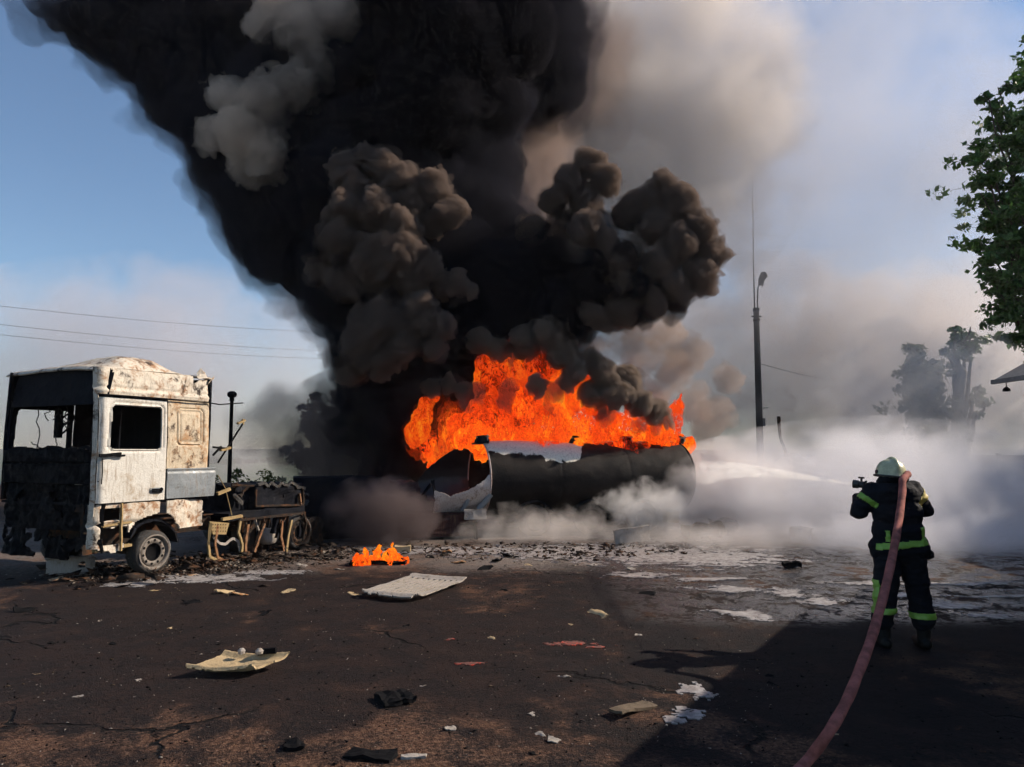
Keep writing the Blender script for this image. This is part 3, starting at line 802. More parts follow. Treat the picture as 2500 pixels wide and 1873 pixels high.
# bent brackets behind the cab
m = MB(); m.bar(TS(532, 1130, .4), TS(592, 1036, .4), 0.025); m.bar(TS(520, 1112, .3), TS(540, 1090, .3), .03); m.bar(TS(520, 1092, .3), TS(560, 1096, .3), .035); m.split_build("bent_stay", M_black, truck)
m = MB(); m.bar(TS(580, 1034, .4), TS(598, 1026, .4), .055, .035); m.bar(TS(592, 1022, .4), TS(594, 1036, .4), .03); m.split_build("stay_end", M_pale, truck, sub=2, crumple=.008, freq=12)
m = MB(); m.bar(TS(538, 1100, .3), TS(562, 1093, .3), .06, .04); m.build("stay_clamp", M_pale, truck, sub=2, crumple=.01, freq=12)
m = MB(); m.bar(TS(530, 1206, .2), TS(562, 1194, .2), .05, .05); m.bar(TS(541, 1268, .1), TS(590, 1260, .1), .06, .05); m.split_build("pale_bracket", M_pale, truck, sub=2, crumple=.012, freq=10)
m = MB(); m.tube([TS(532, 1160, .2), TS(550, 1192, .2), TS(558, 1225, .15), TS(566, 1258, .1)], .008, 5); m.build("hanging_wire", M_pale, truck)
hr = random.Random(31)
for k in range(22):
    px = hr.uniform(590, 750); py = 1266 - (px - 590) * .06; dd = hr.uniform(.0, .5); a = TS(px, py, dd); ln = hr.uniform(.12, .45)
    m = MB(); m.bar(a, a + Vector((hr.uniform(-.10, .10), 0, -ln)), hr.uniform(.03, .12), hr.uniform(.015, .05))
    m.build("hanging_scrap", hr.choice([M_chassis, M_rust, M_char, M_chassis, M_plaster]), truck, sub=3, crumple=.035, freq=7, seed=k)
for k in range(46):
    px = hr.uniform(560, 760); dd = hr.uniform(.4, 1.5); a = TS(px, hr.uniform(1185, 1240), dd)
    m = MB(); m.bar(a + Vector((hr.uniform(-.2, .2), 0, hr.uniform(-.15, .10))), a + Vector((hr.uniform(-.3, .3), hr.uniform(-.1, .1), hr.uniform(-.25, .16))), hr.uniform(.03, .12), hr.uniform(.02, .08))
    m.build("buckled_scrap", hr.choice([M_chassis, M_char, M_char, M_tyre]), truck, sub=3, crumple=.05, freq=6, seed=k + 40)
lump("rear_wing_wreck", 745, 790, 1262, 1345, 0.2, 2.0, M_chassis, 0.09, 8)

# cast-off bumper corner lying before the cab
def wreck_box(name, label, cat, px, py, sx, sy, sz, rz, mat, amp, freq, seed, tilt=0.0, sub=6, group=None):
    q = ground_at(px, py); z = ground_z(q.x, q.y)
    m = MB(); m.box(-sx / 2, sx / 2, -sy / 2, sy / 2, 0, sz, Matrix.Rotation(tilt, 4, 'Y'))
    o = m.build(name, mat, sub=sub, crumple=amp, freq=freq, seed=seed)
    lo = min((Matrix.Rotation(rz, 4, 'Z') @ v.co).z for v in o.data.vertices)
    o.location = (q.x, q.y, z - lo - 0.01); o.rotation_euler = (0, 0, rz)
    tag(o, label, cat, group); return o
bc = empty("bumper_corner", ground_at(200, 1405), R(12)); tag(bc, "pale half melted bumper corner lying in front of the burnt cab", "bumper")
u = np.arange(-0.52, 0.20, .015); v = np.arange(0, 0.32, .015)
sheet("bumper_shell", u, v, lambda U, V: (rrect(U, V, -.51, .18, 0, .30, .06) + wob(U, V, .03, 6, 4) < 0) & (rrect(U, V, -.02, .08, .13, .22, .03) > 0), lambda U, V: (U, -0.12 + wob(U, V, .02, 4, 3) + np.clip(U - .08, 0, 1) ** 2 * 9 + np.clip(-U - .1, 0, 1) * .3, V), .02, M_plaster, bc)
sheet("bumper_top", np.arange(-.50, .18, .02), np.arange(0, .25, .02), lambda U, V: wob(U, V, 1, 3, 9) > -.5, lambda U, V: (U, V - .11, .29 + wob(U, V, .03, 5, 6) - V * .2), .02, M_plaster, bc)
# ---------------------------------------------------------------- burning tank trailer
KA = math.atan2(0.28, 0.96)
KO = Vector((-0.78, 18.0, 0.0))
tank = empty("tank_trailer", KO, KA)
tag(tank, "sooty black tank trailer, torn open at one end, with flames along its top", "tank trailer")
KM = Matrix.Translation(KO) @ Matrix.Rotation(KA, 4, 'Z'); KMi = KM.inverted()
def KS(px, py, yl=-1.1):
    o = KMi @ Vector((0, 0, CAMZ)); q = KMi @ at(px, py, 10.0); d = q - o
    return o + d * ((yl - o.y) / d.y)
AR, BR, ZC, TL = 1.12, 0.87, 1.27, 5.10
g = NG("sooted_tank_skin"); p = g.co("Object"); s_ = g.sep(p)
n1 = g.noise(p, 1.1, 6, 0.6, 0.3); n2 = g.noise(p, 5, 7, 0.68); n3 = g.noise(p, 26, 5, 0.7)
c = g.mix(g.ramp(n1, 0.35, 0.65), (0.022, 0.017, 0.014), (0.007, 0.006, 0.006))
c = g.mix(g.ramp(n2, 0.5, 0.7, 0, 0.5), c, (0.036, 0.029, 0.024))
# unburnt white paint left along the crown near the torn end
edge = g.node("ShaderNodeFloatCurve"); g.set(edge.inputs["Value"], g.math('DIVIDE', s_[0], 5.1))
cv = edge.mapping.curves[0]
pts_c = [(0.0, 0.60), (0.05, 0.52), (0.10, 0.46), (0.16, 0.50), (0.22, 0.44), (0.27, 0.20), (0.33, 0.10), (0.38, 0.14), (0.44, 0.40), (0.50, 0.98), (1.0, 1.0)]
cv.points[0].location = pts_c[0]; cv.points[1].location = pts_c[-1]
for q in pts_c[1:-1]: cv.points.new(*q)
edge.mapping.update()
lvl = g.math('ADD', g.math('MULTIPLY', edge.outputs[0], 0.5), 1.60)
zz = g.math('ADD', s_[2], g.math('MULTIPLY', g.math('SUBTRACT', n2, 0.5), 0.34))
wht = g.ramp(g.math('SUBTRACT', zz, lvl), 0.0, 0.02)
c = g.mix(wht, c, g.mix(g.ramp(n3, 0.45, 0.7), (0.80, 0.72, 0.58), (0.46, 0.38, 0.28)))
M_tank = g.surf(g.bsdf(c, g.ramp(n2, 0.3, 0.7, 0.55, 0.8), 0, g.bump(g.math('ADD', n2, g.math('MULTIPLY', n3, 0.4)), 0.35, 0.03), spec=0.12))
M_torn = burnt("torn_ashy_shell", (0.52, 0.46, 0.42), (0.22, 0.17, 0.14), (0.03, 0.025, 0.02), 0.45, 0.22, 0.85, 2.2)
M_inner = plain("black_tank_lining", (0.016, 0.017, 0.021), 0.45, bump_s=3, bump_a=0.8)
def el(phi, k=1.0): return -AR * k * np.cos(phi), ZC + BR * k * np.sin(phi)
def dents(X_, Pp, amp, seed):
    q = np.stack([X_.ravel() * 1.3, np.cos(Pp.ravel()) * 1.6, np.sin(Pp.ravel()) * 1.6], 1)
    return (fbm(q, 3, seed) * 2 * amp).reshape(X_.shape)
u = np.arange(0.0, TL + .001, .03); v = np.linspace(-math.pi, math.pi, 181)
def fm(U, V):
    k = 1 + dents(U, V, .018, 3) - 0.005 * np.exp(-((U - 1.7) / .03) ** 2) - 0.005 * np.exp(-((U - 3.4) / .03) ** 2) - np.clip(U - (TL - .10), 0, 1) ** 2 * 6
    y, z = el(V, k); return U, y, z
sheet("tank_shell", u, v, lambda U, V: V < 9, fm, .012, M_tank, tank, flip=True)
# dished rear end
def fe(U, V):
    r = U; y, z = el(V, r * 0.94); return TL - .005 + 0.20 * (1 - r ** 2) ** .8, y, z
sheet("rear_end_plate", np.linspace(0.02, 1, 14), np.linspace(-math.pi, math.pi, 73), lambda U, V: U > 0, fe, .012, M_tank, tank, flip=False)
# inner bulkhead so that the torn end opens on black
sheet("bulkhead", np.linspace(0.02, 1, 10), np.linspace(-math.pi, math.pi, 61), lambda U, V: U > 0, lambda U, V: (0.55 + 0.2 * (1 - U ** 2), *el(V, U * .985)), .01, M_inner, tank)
# torn front shell, near lower side flared and ashy
def torn_fm(U, V):
    t = np.clip(-U / 1.3, 0, 1)
    k = 1 + 0.10 * t + dents(U, V, .035, 7)
    y, z = el(V, k); z = z - 0.10 * t
    return U, y, z
def torn_mask(U, V):
    n = wob(U, V, .10, 2.5, 51); n2 = wob(U, V, .03, 11, 52)
    top = np.interp(-U, [0, .15, .45, .9, 1.25], [0.18, -0.02, -0.16, -0.30, -0.12]) + n * .5 + n2
    bot = np.interp(-U, [0, .25, .6, 1.0, 1.3], [-1.5, -1.05, -0.95, -1.05, -1.10]) + n + n2
    return (V < top) & (V > bot) & (U > -1.28 + n * .6 + n2)
sheet("torn_side_sheet", np.arange(-1.36, 0.001, .015), np.linspace(-1.7, 0.5, 120), torn_mask, torn_fm, .014, M_torn, tank, flip=True)
def far_mask(U, V):
    zt = np.interp(-U, [0, .2, .5, .95, 1.2, 1.3], [2.16, 2.10, 1.92, 1.62, 1.36, 1.2])
    return (ZC + BR * np.sin(V) < zt + wob(U, V, .04, 4, 55)) & (U > -1.26 + wob(U, V, .05, 4, 54))
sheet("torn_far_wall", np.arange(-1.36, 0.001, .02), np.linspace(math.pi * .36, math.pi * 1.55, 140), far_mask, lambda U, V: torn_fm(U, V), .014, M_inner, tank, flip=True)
m = MB(); m.tube([Vector((0.0, *el(a, 1.012))) for a in np.linspace(-math.pi, math.pi, 49)], 0.022, 6, caps=False)
M_rim2 = burnt("pinkish_rim_steel", (0.45, 0.36, 0.33), (0.25, 0.13, 0.09), (0.04, 0.03, 0.03), 0.5, 0.3, 0.7, 3)
m.build("ring_flange", M_rim2, tank, smooth=True)
m = MB(); m.tube([Vector((TL - .02, *el(a, 1.0))) for a in np.linspace(-math.pi, math.pi, 49)], 0.02, 6, caps=False); m.build("end_flange", M_chassis, tank, smooth=True)
m = MB(); m.bar((-1.22, -1.0, .95), (-1.30, -1.02, 1.28), .07, .05); m.bar((-1.5, -.8, .9), (-1.32, -.95, 1.18), .05); m.build("torn_edge_rib", M_char, tank, sub=3, crumple=.03, freq=6)
# hatches on the crown
for k, (px, sc_) in enumerate([(1160, 1.0), (1392, 1.0), (1512, .9), (1640, .8)]):
    q = KS(px, 1085, 0.0); x_ = max(q.x, -.02)
    m = MB(); z0 = ZC + BR - .02
    m.lathe([(.17 * sc_, 0), (.18 * sc_, .07), (.15 * sc_, .10), (.14 * sc_, .12), (.16 * sc_, .14), (.10 * sc_, .18), (0.001, .19)], Matrix.Translation((x_, -.35, z0 - .03)), 18)
    h_ = m.build("hatch", M_char, tank, smooth=True, crumple=.03, freq=7, seed=k)
    m = MB(); m.bar((x_ - .16, -.42, z0 + .10), (x_ + .15, -.48, z0 + .12), .03); m.bar((x_ + .1, -.5, z0 + .03), (x_ + .12, -.42, z0 + .16), .03); m.build("hatch_clamp", M_plaster, h_)
# rear guard frame and lamp box
q0, q1 = KS(1694, 1132, -.55), KS(1703, 1178, -.55)
m = MB()
for dx in (0, .13): m.bar((TL + .12 + dx, -.62, 1.58), (TL + .12 + dx, -.62, 1.08), .025)
for z in (1.58, 1.42, 1.24, 1.08): m.bar((TL + .12, -.62, z), (TL + .25, -.62, z), .025)
m.bar((TL - .05, -.62, 1.5), (TL + .13, -.62, 1.5), .02); m.bar((TL - .05, -.62, 1.15), (TL + .13, -.62, 1.15), .02)
m.build("rear_ladder", M_grey, tank)
m = MB(); q = KS(1640, 1263, -1.0); m.box(q.x - .16, q.x + .16, -1.05, -.85, q.z - .12, q.z + .11); m.box(q.x - .18, q.x + .18, -1.07, -.83, q.z + .10, q.z + .13); m.build("tail_lamp_box", M_pale, tank, sub=3, crumple=.02, freq=6)
m = MB(); m.bar(KS(1600, 1262, -.95), KS(1606, 1290, -.95), .03); m.build("bent_mudguard_stay", M_char, tank)
# running gear
for x in (1.05, 2.42, 3.75):
    for y in (-.95, .95): wheel(tank, (x, y, .34), R_=.36, side=-1 if y < 0 else 1, w=.32, rim_mat=M_char, tyre_mat=M_char)
    m = MB(); m.bar((x, -.9, .36), (x, .9, .36), .13); m.build("axle", M_chassis, tank)
    m = MB()
    for k in range(7):
        a0, a1 = R(20 + 20 * k), R(40 + 20 * k); m.bar((x + .44 * math.cos(a0), -.95, .36 + .42 * math.sin(a0)), (x + .44 * math.cos(a1), -.95, .36 + .42 * math.sin(a1)), .36, .02, up=Vector((math.cos((a0 + a1) / 2), 0, math.sin((a0 + a1) / 2))))
    m.build("mudguard", M_char, tank, sub=1, crumple=.02, freq=5)
for y in (-.5, .5):
    m = MB(); m.box(-3.9, 4.6, y - .06, y + .06, .50, .72); m.build("frame_rail", M_char, tank, sub=4, crumple=.03, freq=2)
m = MB(); m.box(-2.05, -.35, -1.12, -1.06, .06, .52); m.box(-2.2, -.35, -1.05, .8, .48, .56); m.split_build("side_skirt", M_redsteel, tank, sub=6, crumple=.03, freq=3)
m = MB(); m.box(-.62, -.12, -1.20, -1.17, .42, .64); m.build("skirt_plate", M_plaster, tank, sub=4, crumple=.02, freq=6)
m = MB(); m.bar(KS(1125, 1282, -1.25), KS(1165, 1277, -1.25), .07, .06); m.bar(KS(1160, 1278, -1.25), KS(1163, 1332, -1.25), .08, .06); m.bar(KS(1125, 1282, -1.25), KS(1150, 1290, -1.25), .04); m.build("landing_leg", M_chassis, tank, sub=3, crumple=.015, freq=8)
m = MB(); m.tube([(-.25, -.95, .62), (-.1, -1.0, .78), (.02, -1.02, .95)], .07, 10); m.tube([(-.62, -.95, .60), (-.55, -1.0, .72), (-.5, -1.02, .86)], .05, 8); m.split_build("outlet_pipe", M_grey, tank, sub=1, crumple=.02, freq=6)
# deck of the tank support left of the tear and the burnt box before it
m = MB(); m.box(-2.9, -1.35, -.9, .9, .62, .92); m.build("support_deck", M_char, tank, sub=6, crumple=.07, freq=2)
m = MB(); m.box(-2.0, -1.55, -.85, .8, .90, 1.22); m.build("twisted_bracket", M_redsteel, tank, sub=5, crumple=.09, freq=3)
box = empty("charred_box", KM @ Vector((-3.25, .2, 0)), KA); tag(box, "black charred box body half lost in dark smoke left of the tank", "wreck")
m = MB(); m.box(-.95, .85, -.6, .7, .62, 1.33); m.build("box_body", M_char, box, sub=7, crumple=.035, freq=2)
m = MB(); m.box(-1.0, .9, -.65, .75, 0.0, .60); m.build("box_base", M_black, box, sub=6, crumple=.06, freq=2)

# ---------------------------------------------------------------- flames
def fire_mat(name, strength=1.0, scale=1.0, cut=0.0, hot=0.0):
    g = NG(name); p = g.co("Object")
    w = g.mapping(p, scale=(1, 1, 0.45))
    n1 = g.noise(w, 2.0 * scale, 5, 0.6, 1.2); n2 = g.noise(g.mapping(w, loc=(4, 4, 9)), 9 * scale, 6, 0.72, 1.8)
    rdg = g.math('SUBTRACT', 1.0, g.math('ABSOLUTE', g.math('MULTIPLY', g.math('SUBTRACT', g.noise(g.mapping(w, loc=(1, 2, 3)), 7.0 * scale, 4, 0.65, 2.2), 0.5), 5.0)))
    nb = g.noise(g.mapping(p, loc=(7, 7, 1)), 0.85, 3, 0.5, 0.8)
    t = g.math('ADD', g.math('MULTIPLY', nb, 0.45), g.math('ADD', g.math('MULTIPLY', n1, 0.35), g.math('ADD', g.math('MULTIPLY', n2, 0.34), g.math('MULTIPLY', rdg, 0.20))))
    t = g.math('ADD', g.math('MULTIPLY_ADD', t, 1.85, -0.70), hot)
    c = g.cramp(g.ramp(t, 0.22, 0.90, smooth=False), [(0.0, (0.10, 0.006, 0.002)), (0.22, (0.42, 0.016, 0.003)), (0.42, (0.92, 0.055, 0.005)), (0.62, (1.0, 0.14, 0.006)), (0.85, (1.0, 0.34, 0.015)), (1.0, (1.0, 0.55, 0.06))])
    e = g.node("ShaderNodeEmission"); g.set(e.inputs[0], c); g.set(e.inputs[1], strength)
    lw = g.node("ShaderNodeLayerWeight"); lw.inputs[0].default_value = 0.35
    fac = g.math('ADD', t, g.math('MULTIPLY', g.math('POWER', lw.outputs["Facing"], 2.0), -0.62))
    a = g.ramp(fac, 0.20 + cut, 0.36 + cut)
    tr = g.node("ShaderNodeBsdfTransparent"); mx = g.node("ShaderNodeMixShader")
    g.set(mx.inputs[0], a); g.l.new(tr.outputs[0], mx.inputs[1]); g.l.new(e.outputs[0], mx.inputs[2])
    g.surf(mx.outputs[0]); g.m.cycles.emission_sampling = 'NONE'
    return g.m
M_fire = fire_mat("flame_body", 0.76, 1.25, 0.10, -0.15)
M_fire_red = fire_mat("flame_red", 0.55, 1.1, 0.08, -0.18)
M_fire_low = fire_mat("flame_hot_base", 0.85, 2.0, 0.03, -0.02)
M_fire_small = fire_mat("flame_ground", 0.9, 3.0, 0.12, -0.10)
M_fire_small.cycles.emission_sampling = "AUTO"
FIRE = empty("tank_fire", (1.5, 18, 2.1)); tag(FIRE, "bright orange and red flames leaping from the whole top of the burning tank", "fire")
def tongue(x0, y0, d, h_px, w_px, lean=0, n=7, seed=0):
    out = []; r_ = np.random.default_rng(seed)
    for k in range(n):
        t = k / (n - 1)
        out.append(pb(x0 + lean * t ** 1.3 + r_.normal() * w_px * .12, y0 - h_px * t, d + r_.normal() * .08, w_px * (1 - .72 * t ** 1.2) * r_.uniform(.85, 1.1)))
    return out
def flame(name, parts, mat, seed, amp=0.28, voxel=0.035, parent=FIRE, fs=1.0, k=.12):
    sp = [q for p_ in parts for q in p_]
    def warp(P):
        P = P * fs
        a = P * np.array([2.2, 2.2, 1.05]); a[:, 0] += .5 * fbm(P * np.array([1, 1, .8]), 2, seed)
        b = P * np.array([5.5, 5.5, 2.6])
        return amp * 1.9 * fbm(a, 2, seed) + amp * 1.05 * fbm(b, 2, seed + 4) + amp * .55 * fbm(P * np.array([11, 11, 5.]), 2, seed + 8)
    return sdf_mesh(name, sp, voxel, mat, parent, smooth_k=k, warp=warp)
# low carpet along the crown
carpet = [[pb(px, 1080 + (px - 1150) * .03 - 8, 18.2 + (px - 1150) * .0028, 26)] for px in range(1130, 1680, 18)]
flame("flame_carpet", carpet, M_fire_low, 31, 0.16, 0.035)
flame("flame_tongue", [tongue(1085, 1105, 19.9, 110, 52, -20, 8, 1), tongue(1040, 1075, 19.9, 70, 40, -22, 6, 2), tongue(1052, 1010, 19.8, 42, 18, 12, 5, 44), tongue(1120, 1050, 19.6, 60, 52, 20, 5, 3), tongue(1062, 1148, 19.6, 40, 20, 0, 4, 33)], M_fire, 32)
flame("flame_tongue", [tongue(1020, 1060, 18.8, 110, 26, 40, 7, 4)], M_fire_red, 33, .16)
flame("flame_tongue", [tongue(1195, 1060, 18.6, 90, 60, 5, 6, 5), tongue(1215, 1000, 18.6, 40, 42, 0, 4, 6), tongue(1150, 1050, 18.5, 70, 50, 10, 6, 6)], M_fire, 34)
flame("flame_tongue", [tongue(1290, 1060, 18.7, 140, 66, -8, 8, 7), tongue(1340, 1060, 18.6, 110, 60, 20, 7, 8)], M_fire, 35)
flame("flame_tongue", [tongue(1410, 1060, 18.7, 150, 58, -4, 9, 9), tongue(1450, 1060, 18.8, 70, 40, 20, 5, 10)], M_fire, 36)
flame("flame_tongue", [tongue(1270, 960, 18.6, 115, 52, 40, 7, 11), tongue(1250, 940, 18.6, 100, 36, -10, 7, 45), tongue(1220, 950, 18.6, 90, 46, -10, 6, 12), tongue(1190, 960, 18.6, 60, 36, 0, 5, 19), tongue(1330, 900, 19.0, 40, 35, 10, 4, 14)], M_fire_red, 37)
flame("flame_tongue", [tongue(1520, 1070, 18.9, 50, 46, 6, 5, 13), tongue(1480, 1060, 18.8, 60, 40, 0, 5, 16), tongue(1575, 1075, 19.0, 40, 34, 0, 5, 17)], M_fire, 38)
flame("flame_tongue", [tongue(1615, 1070, 19.1, 105, 34, 55, 8, 15), tongue(1640, 1075, 19.1, 60, 26, 10, 5, 18)], M_fire, 39, .17)
flame("flame_tongue", [[pb(1655 + 7 * k, 1088 + 12 * k + k * k * 1.2, 19.35, 12) for k in range(5)]], M_fire_low, 40, .08, .03)
GF = empty("ground_fire", (-2.6, 14.5, 0)); tag(GF, "small low orange fire burning on the ground between truck and tank", "fire")
flame("flame_tongue", [*[tongue(x_, 1379, 13.0 + .02 * k, h_, w_, l_, 6, 60 + k) for k, (x_, h_, w_, l_) in enumerate([(872, 20, 10, 0), (884, 36, 11, 5), (898, 26, 10, -4), (912, 24, 12, 3), (926, 44, 12, -5), (938, 36, 11, 4), (950, 46, 10, 6), (962, 34, 10, -3), (974, 20, 10, 3), (984, 10, 9, 0)])]], M_fire_small, 41, .09, .014, GF, 3.2, .03)
#flame("flame_wisp", [tongue(948, 1322, 13.6, 26, 6, 3, 6, 26), tongue(953, 1300, 13.6, 22, 5, -4, 5, 27)], M_fire_red, 42, .05, .02, GF)
# ---------------------------------------------------------------- firefighter
M_navy = plain("navy_fire_suit", (0.006, 0.007, 0.012), 0.85, bump_s=9, bump_a=0.9, var=0.4, spec=0.2)
M_strip = plain("lime_reflective_tape", (0.22, 0.42, 0.06), 0.45, bump_s=50, bump_a=0.1, var=0.15)
M_strip_lit = plain("sunlit_tape", (0.60, 0.48, 0.14), 0.5, bump_s=40, bump_a=0.3, var=0.4)  # brighter, yellower copy of the tape for the sunlit sleeve
M_helmet = plain("luminous_helmet", (0.58, 0.58, 0.36), 0.35, bump_s=12, bump_a=0.1, var=0.35)
M_boot = plain("black_rubber", (0.006, 0.006, 0.006), 0.6, spec=0.2)
M_glove = plain("dark_glove", (0.02, 0.018, 0.018), 0.8)
M_skin = plain("skin", (0.42, 0.24, 0.17), 0.55, bump_a=0.05)
M_hose = plain("dusty_red_hose", (0.34, 0.115, 0.095), 0.85, bump_s=11, bump_a=0.5, var=0.55, spec=0.2)
M_nozzle = plain("black_nozzle", (0.02, 0.02, 0.02), 0.4)

def cap_field(caps, name, voxel, mat, parent, warp=None, k=0.03):
    """smooth union of tapered capsules (a, b, ra, rb) -> one closed surface"""
    sp = []
    for a, b, ra, rb in caps:
        a, b = np.array(a, float), np.array(b, float); L_ = np.linalg.norm(b - a)
        n = max(2, int(L_ / max(min(ra, rb) * .22, .006)) + 1)
        for t in np.linspace(0, 1, n): sp.append((*(a + (b - a) * t), ra + (rb - ra) * t))
    return sdf_mesh_small(name, sp, voxel, mat, parent, k, warp)
def sdf_mesh_small(name, sp, voxel, mat, parent, k, warp):
    sp = np.asarray(sp); lo = (sp[:, :3] - sp[:, 3:4]).min(0) - .08; hi = (sp[:, :3] + sp[:, 3:4]).max(0) + .08
    n = np.ceil((hi - lo) / voxel).astype(int) + 1; band = .08
    Fd = np.full(n, -band, dtype=np.float32)
    for x, y, z, r in sp:
        a = np.maximum(((np.array([x, y, z]) - r - band - lo) / voxel).astype(int), 0); b = np.minimum(((np.array([x, y, z]) + r + band - lo) / voxel).astype(int) + 2, n)
        gx = (lo[0] + np.arange(a[0], b[0]) * voxel - x)[:, None, None]; gy = (lo[1] + np.arange(a[1], b[1]) * voxel - y)[None, :, None]; gz = (lo[2] + np.arange(a[2], b[2]) * voxel - z)[None, None, :]
        f = (r - np.sqrt(gx * gx + gy * gy + gz * gz)).astype(np.float32)
        cur = Fd[a[0]:b[0], a[1]:b[1], a[2]:b[2]]; np.maximum(cur, f, out=cur)
    for _ in range(max(1, int(k / voxel))):            # smooth the joins
        Fd = (Fd + np.roll(Fd, 1, 0) + np.roll(Fd, -1, 0) + np.roll(Fd, 1, 1) + np.roll(Fd, -1, 1) + np.roll(Fd, 1, 2) + np.roll(Fd, -1, 2)) / 7
    if warp is not None:
        idx = np.argwhere(np.abs(Fd) < band * .9); Fd[idx[:, 0], idx[:, 1], idx[:, 2]] += warp(lo + idx * voxel).astype(np.float32)
    Fd[0] = Fd[-1] = -band; Fd[:, 0] = Fd[:, -1] = -band; Fd[:, :, 0] = Fd[:, :, -1] = -band
    import openvdb
    gd = openvdb.FloatGrid(band); gd.copyFromArray(-Fd); V_, Q_ = gd.convertToQuads(0.0)
    return mesh_obj(name, lo + V_ * voxel, Q_.astype(np.int64), mat, parent, smooth=True)

PO = Vector((3.80, 7.58, 0.0)); PO.z = ground_z(3.8, 7.58)
man = empty("person", PO, 0.0)
tag(man, "person in dark fire suit and pale helmet, seen from behind, aiming a hose", "person")
# local frame: x right, y away from the camera, z up
folds = lambda f, a, s: (lambda P: a * 2 * (fbm(P * np.array([f, f, f * 2.2]), 3, s)))
J = dict(neck=(.0, .02, 1.60), chest=(-.01, .02, 1.38), waist=(0.0, 0.0, 1.05), hem=(0.01, 0, .90), ls=(-.19, .03, 1.52), rs=(.18, .02, 1.52), le=(-.33, .08, 1.31), re=(.345, .12, 1.32), lh=(-.27, .40, 1.50), rh=(-.08, .42, 1.43))
jacket = cap_field([((-.10, 0, 1.47), (.10, 0, 1.47), .135, .135), ((-.08, 0, 1.30), (.09, 0, 1.30), .155, .155), ((-.08, 0, 1.12), (.10, 0, 1.12), .155, .155), ((-.10, 0, .96), (.13, 0, .96), .165, .165), ((.18, 0.0, .97), (.28, 0, .90), .09, .06),
    ((0, .02, 1.5), (0, .03, 1.60), .10, .075),
    (J['ls'], J['le'], .095, .082), (J['le'], (-.24, .28, 1.42), .08, .062), (J['rs'], J['re'], .095, .082), (J['re'], (.10, .34, 1.38), .08, .062), ((-.2, -.02, 1.2), (-.17, 0, 1.0), .05, .06)],
    "jacket", .012, M_navy, man, folds(7, .022, 5), .03)
trous = cap_field([((-.09, 0, .95), (.10, 0, .95), .145, .145), ((-.10, 0, .88), (-.15, -.02, .52), .135, .105), ((-.15, -.02, .52), (-.17, .02, .26), .105, .098), ((.12, 0, .88), (.19, .0, .52), .135, .108), ((.19, .0, .52), (.215, .0, .26), .108, .105)],
    "trousers", .012, M_navy, man, folds(7, .023, 15), .025)
for sx, y0, x0 in ((-1, .02, -.165), (1, .0, .215)):
    cap_field([((x0, y0, .32), (x0, y0, .08), .07, .062), ((x0, y0 - .05, .05), (x0 + sx * .02, y0 + .17, .045), .052, .048)], "boot", .009, M_boot, man, None, .012)
# the body inside: head, neck, one surface, with face and ears
hd = (0.0, .07, 1.665)
def P_(dx, dy, dz): return (hd[0] + dx, hd[1] + dy, hd[2] + dz)
body = cap_field([(P_(0, 0, .03), P_(0, 0, -.01), .088, .082), (P_(0, .03, -.05), P_(0, .05, -.075), .062, .045), (P_(0, -.02, -.09), P_(0, -.04, -.2), .055, .06), (P_(0, .085, .0), P_(0, .105, -.022), .010, .014),
   (P_(-.03, .082, -.055), P_(.03, .082, -.055), .010, .010), (P_(-.09, 0, -.01), P_(-.092, .005, -.03), .014, .010), (P_(.09, 0, -.01), P_(.092, .005, -.03), .014, .010), (P_(-.035, .078, .025), P_(-.03, .08, .025), .012, .012), (P_(.035, .078, .025), P_(.03, .08, .025), .012, .012),
   (P_(0, -.04, -.2), P_(0, -.06, -.6), .06, .09), (P_(0, -.06, -.6), P_(-.12, -.08, -.85), .10, .075), (P_(-.12, -.08, -.85), P_(-.16, -.05, -1.5), .07, .05), (P_(0, -.06, -.6), P_(.13, -.07, -.85), .10, .075), (P_(.13, -.07, -.85), P_(.21, -.07, -1.5), .07, .05)], "body", .010, M_skin, man, None, .010)
# helmet: dome, comb, brim, neck flap
HM = Matrix.Translation((0.0, .07, 1.70)) @ Matrix.Rotation(R(6), 4, 'Y')
hel = MB()
prof = [(.150, -.055), (.152, -.045), (.140, -.03), (.136, 0), (.128, .045), (.105, .088), (.07, .115), (.03, .128), (.001, .131)]
hel.lathe(prof, HM @ Matrix.Scale(1.12, 4, (0, 1, 0)), 32)
hel.lathe([(.136, -.055), (.128, -.02), (.12, .04), (.09, .09), (.001, .115)], HM @ Matrix.Scale(1.12, 4, (0, 1, 0)), 32)
ho = hel.build("helmet", M_helmet, man, smooth=True)
m = MB(); m.tube([HM @ Vector((0, .14 * math.cos(a) * 1.1, .128 * math.sin(a) + .008)) for a in np.linspace(.25, math.pi - .25, 15)], [.010 + .010 * math.sin(i / 14 * math.pi) for i in range(15)], 8); m.build("helmet_comb", M_helmet, ho, smooth=True)
m = MB(); m.lathe([(.146, -.058), (.156, -.050), (.156, -.038), (.146, -.034)], HM @ Matrix.Scale(1.12, 4, (0, 1, 0)), 32); m.build("helmet_band", M_nozzle, ho, smooth=True)
m = MB(); m.lathe([(.02, 0), (.02, .012), (.001, .013)], HM @ Matrix.Translation((-.138, .0, -.01)) @ Matrix.Rotation(R(-90), 4, 'Y'), 12); m.lathe([(.02, 0), (.02, .012), (.001, .013)], HM @ Matrix.Translation((.138, .0, -.01)) @ Matrix.Rotation(R(90), 4, 'Y'), 12); m.split_build("helmet_knob", M_nozzle, ho)
cap_field([((-.07, -.01, 1.64), (.07, -.01, 1.64), .06, .06), ((-.10, .04, 1.60), (.10, .04, 1.60), .06, .06)], "neck_flap", .010, M_navy, man, folds(9, .010, 8), .015)
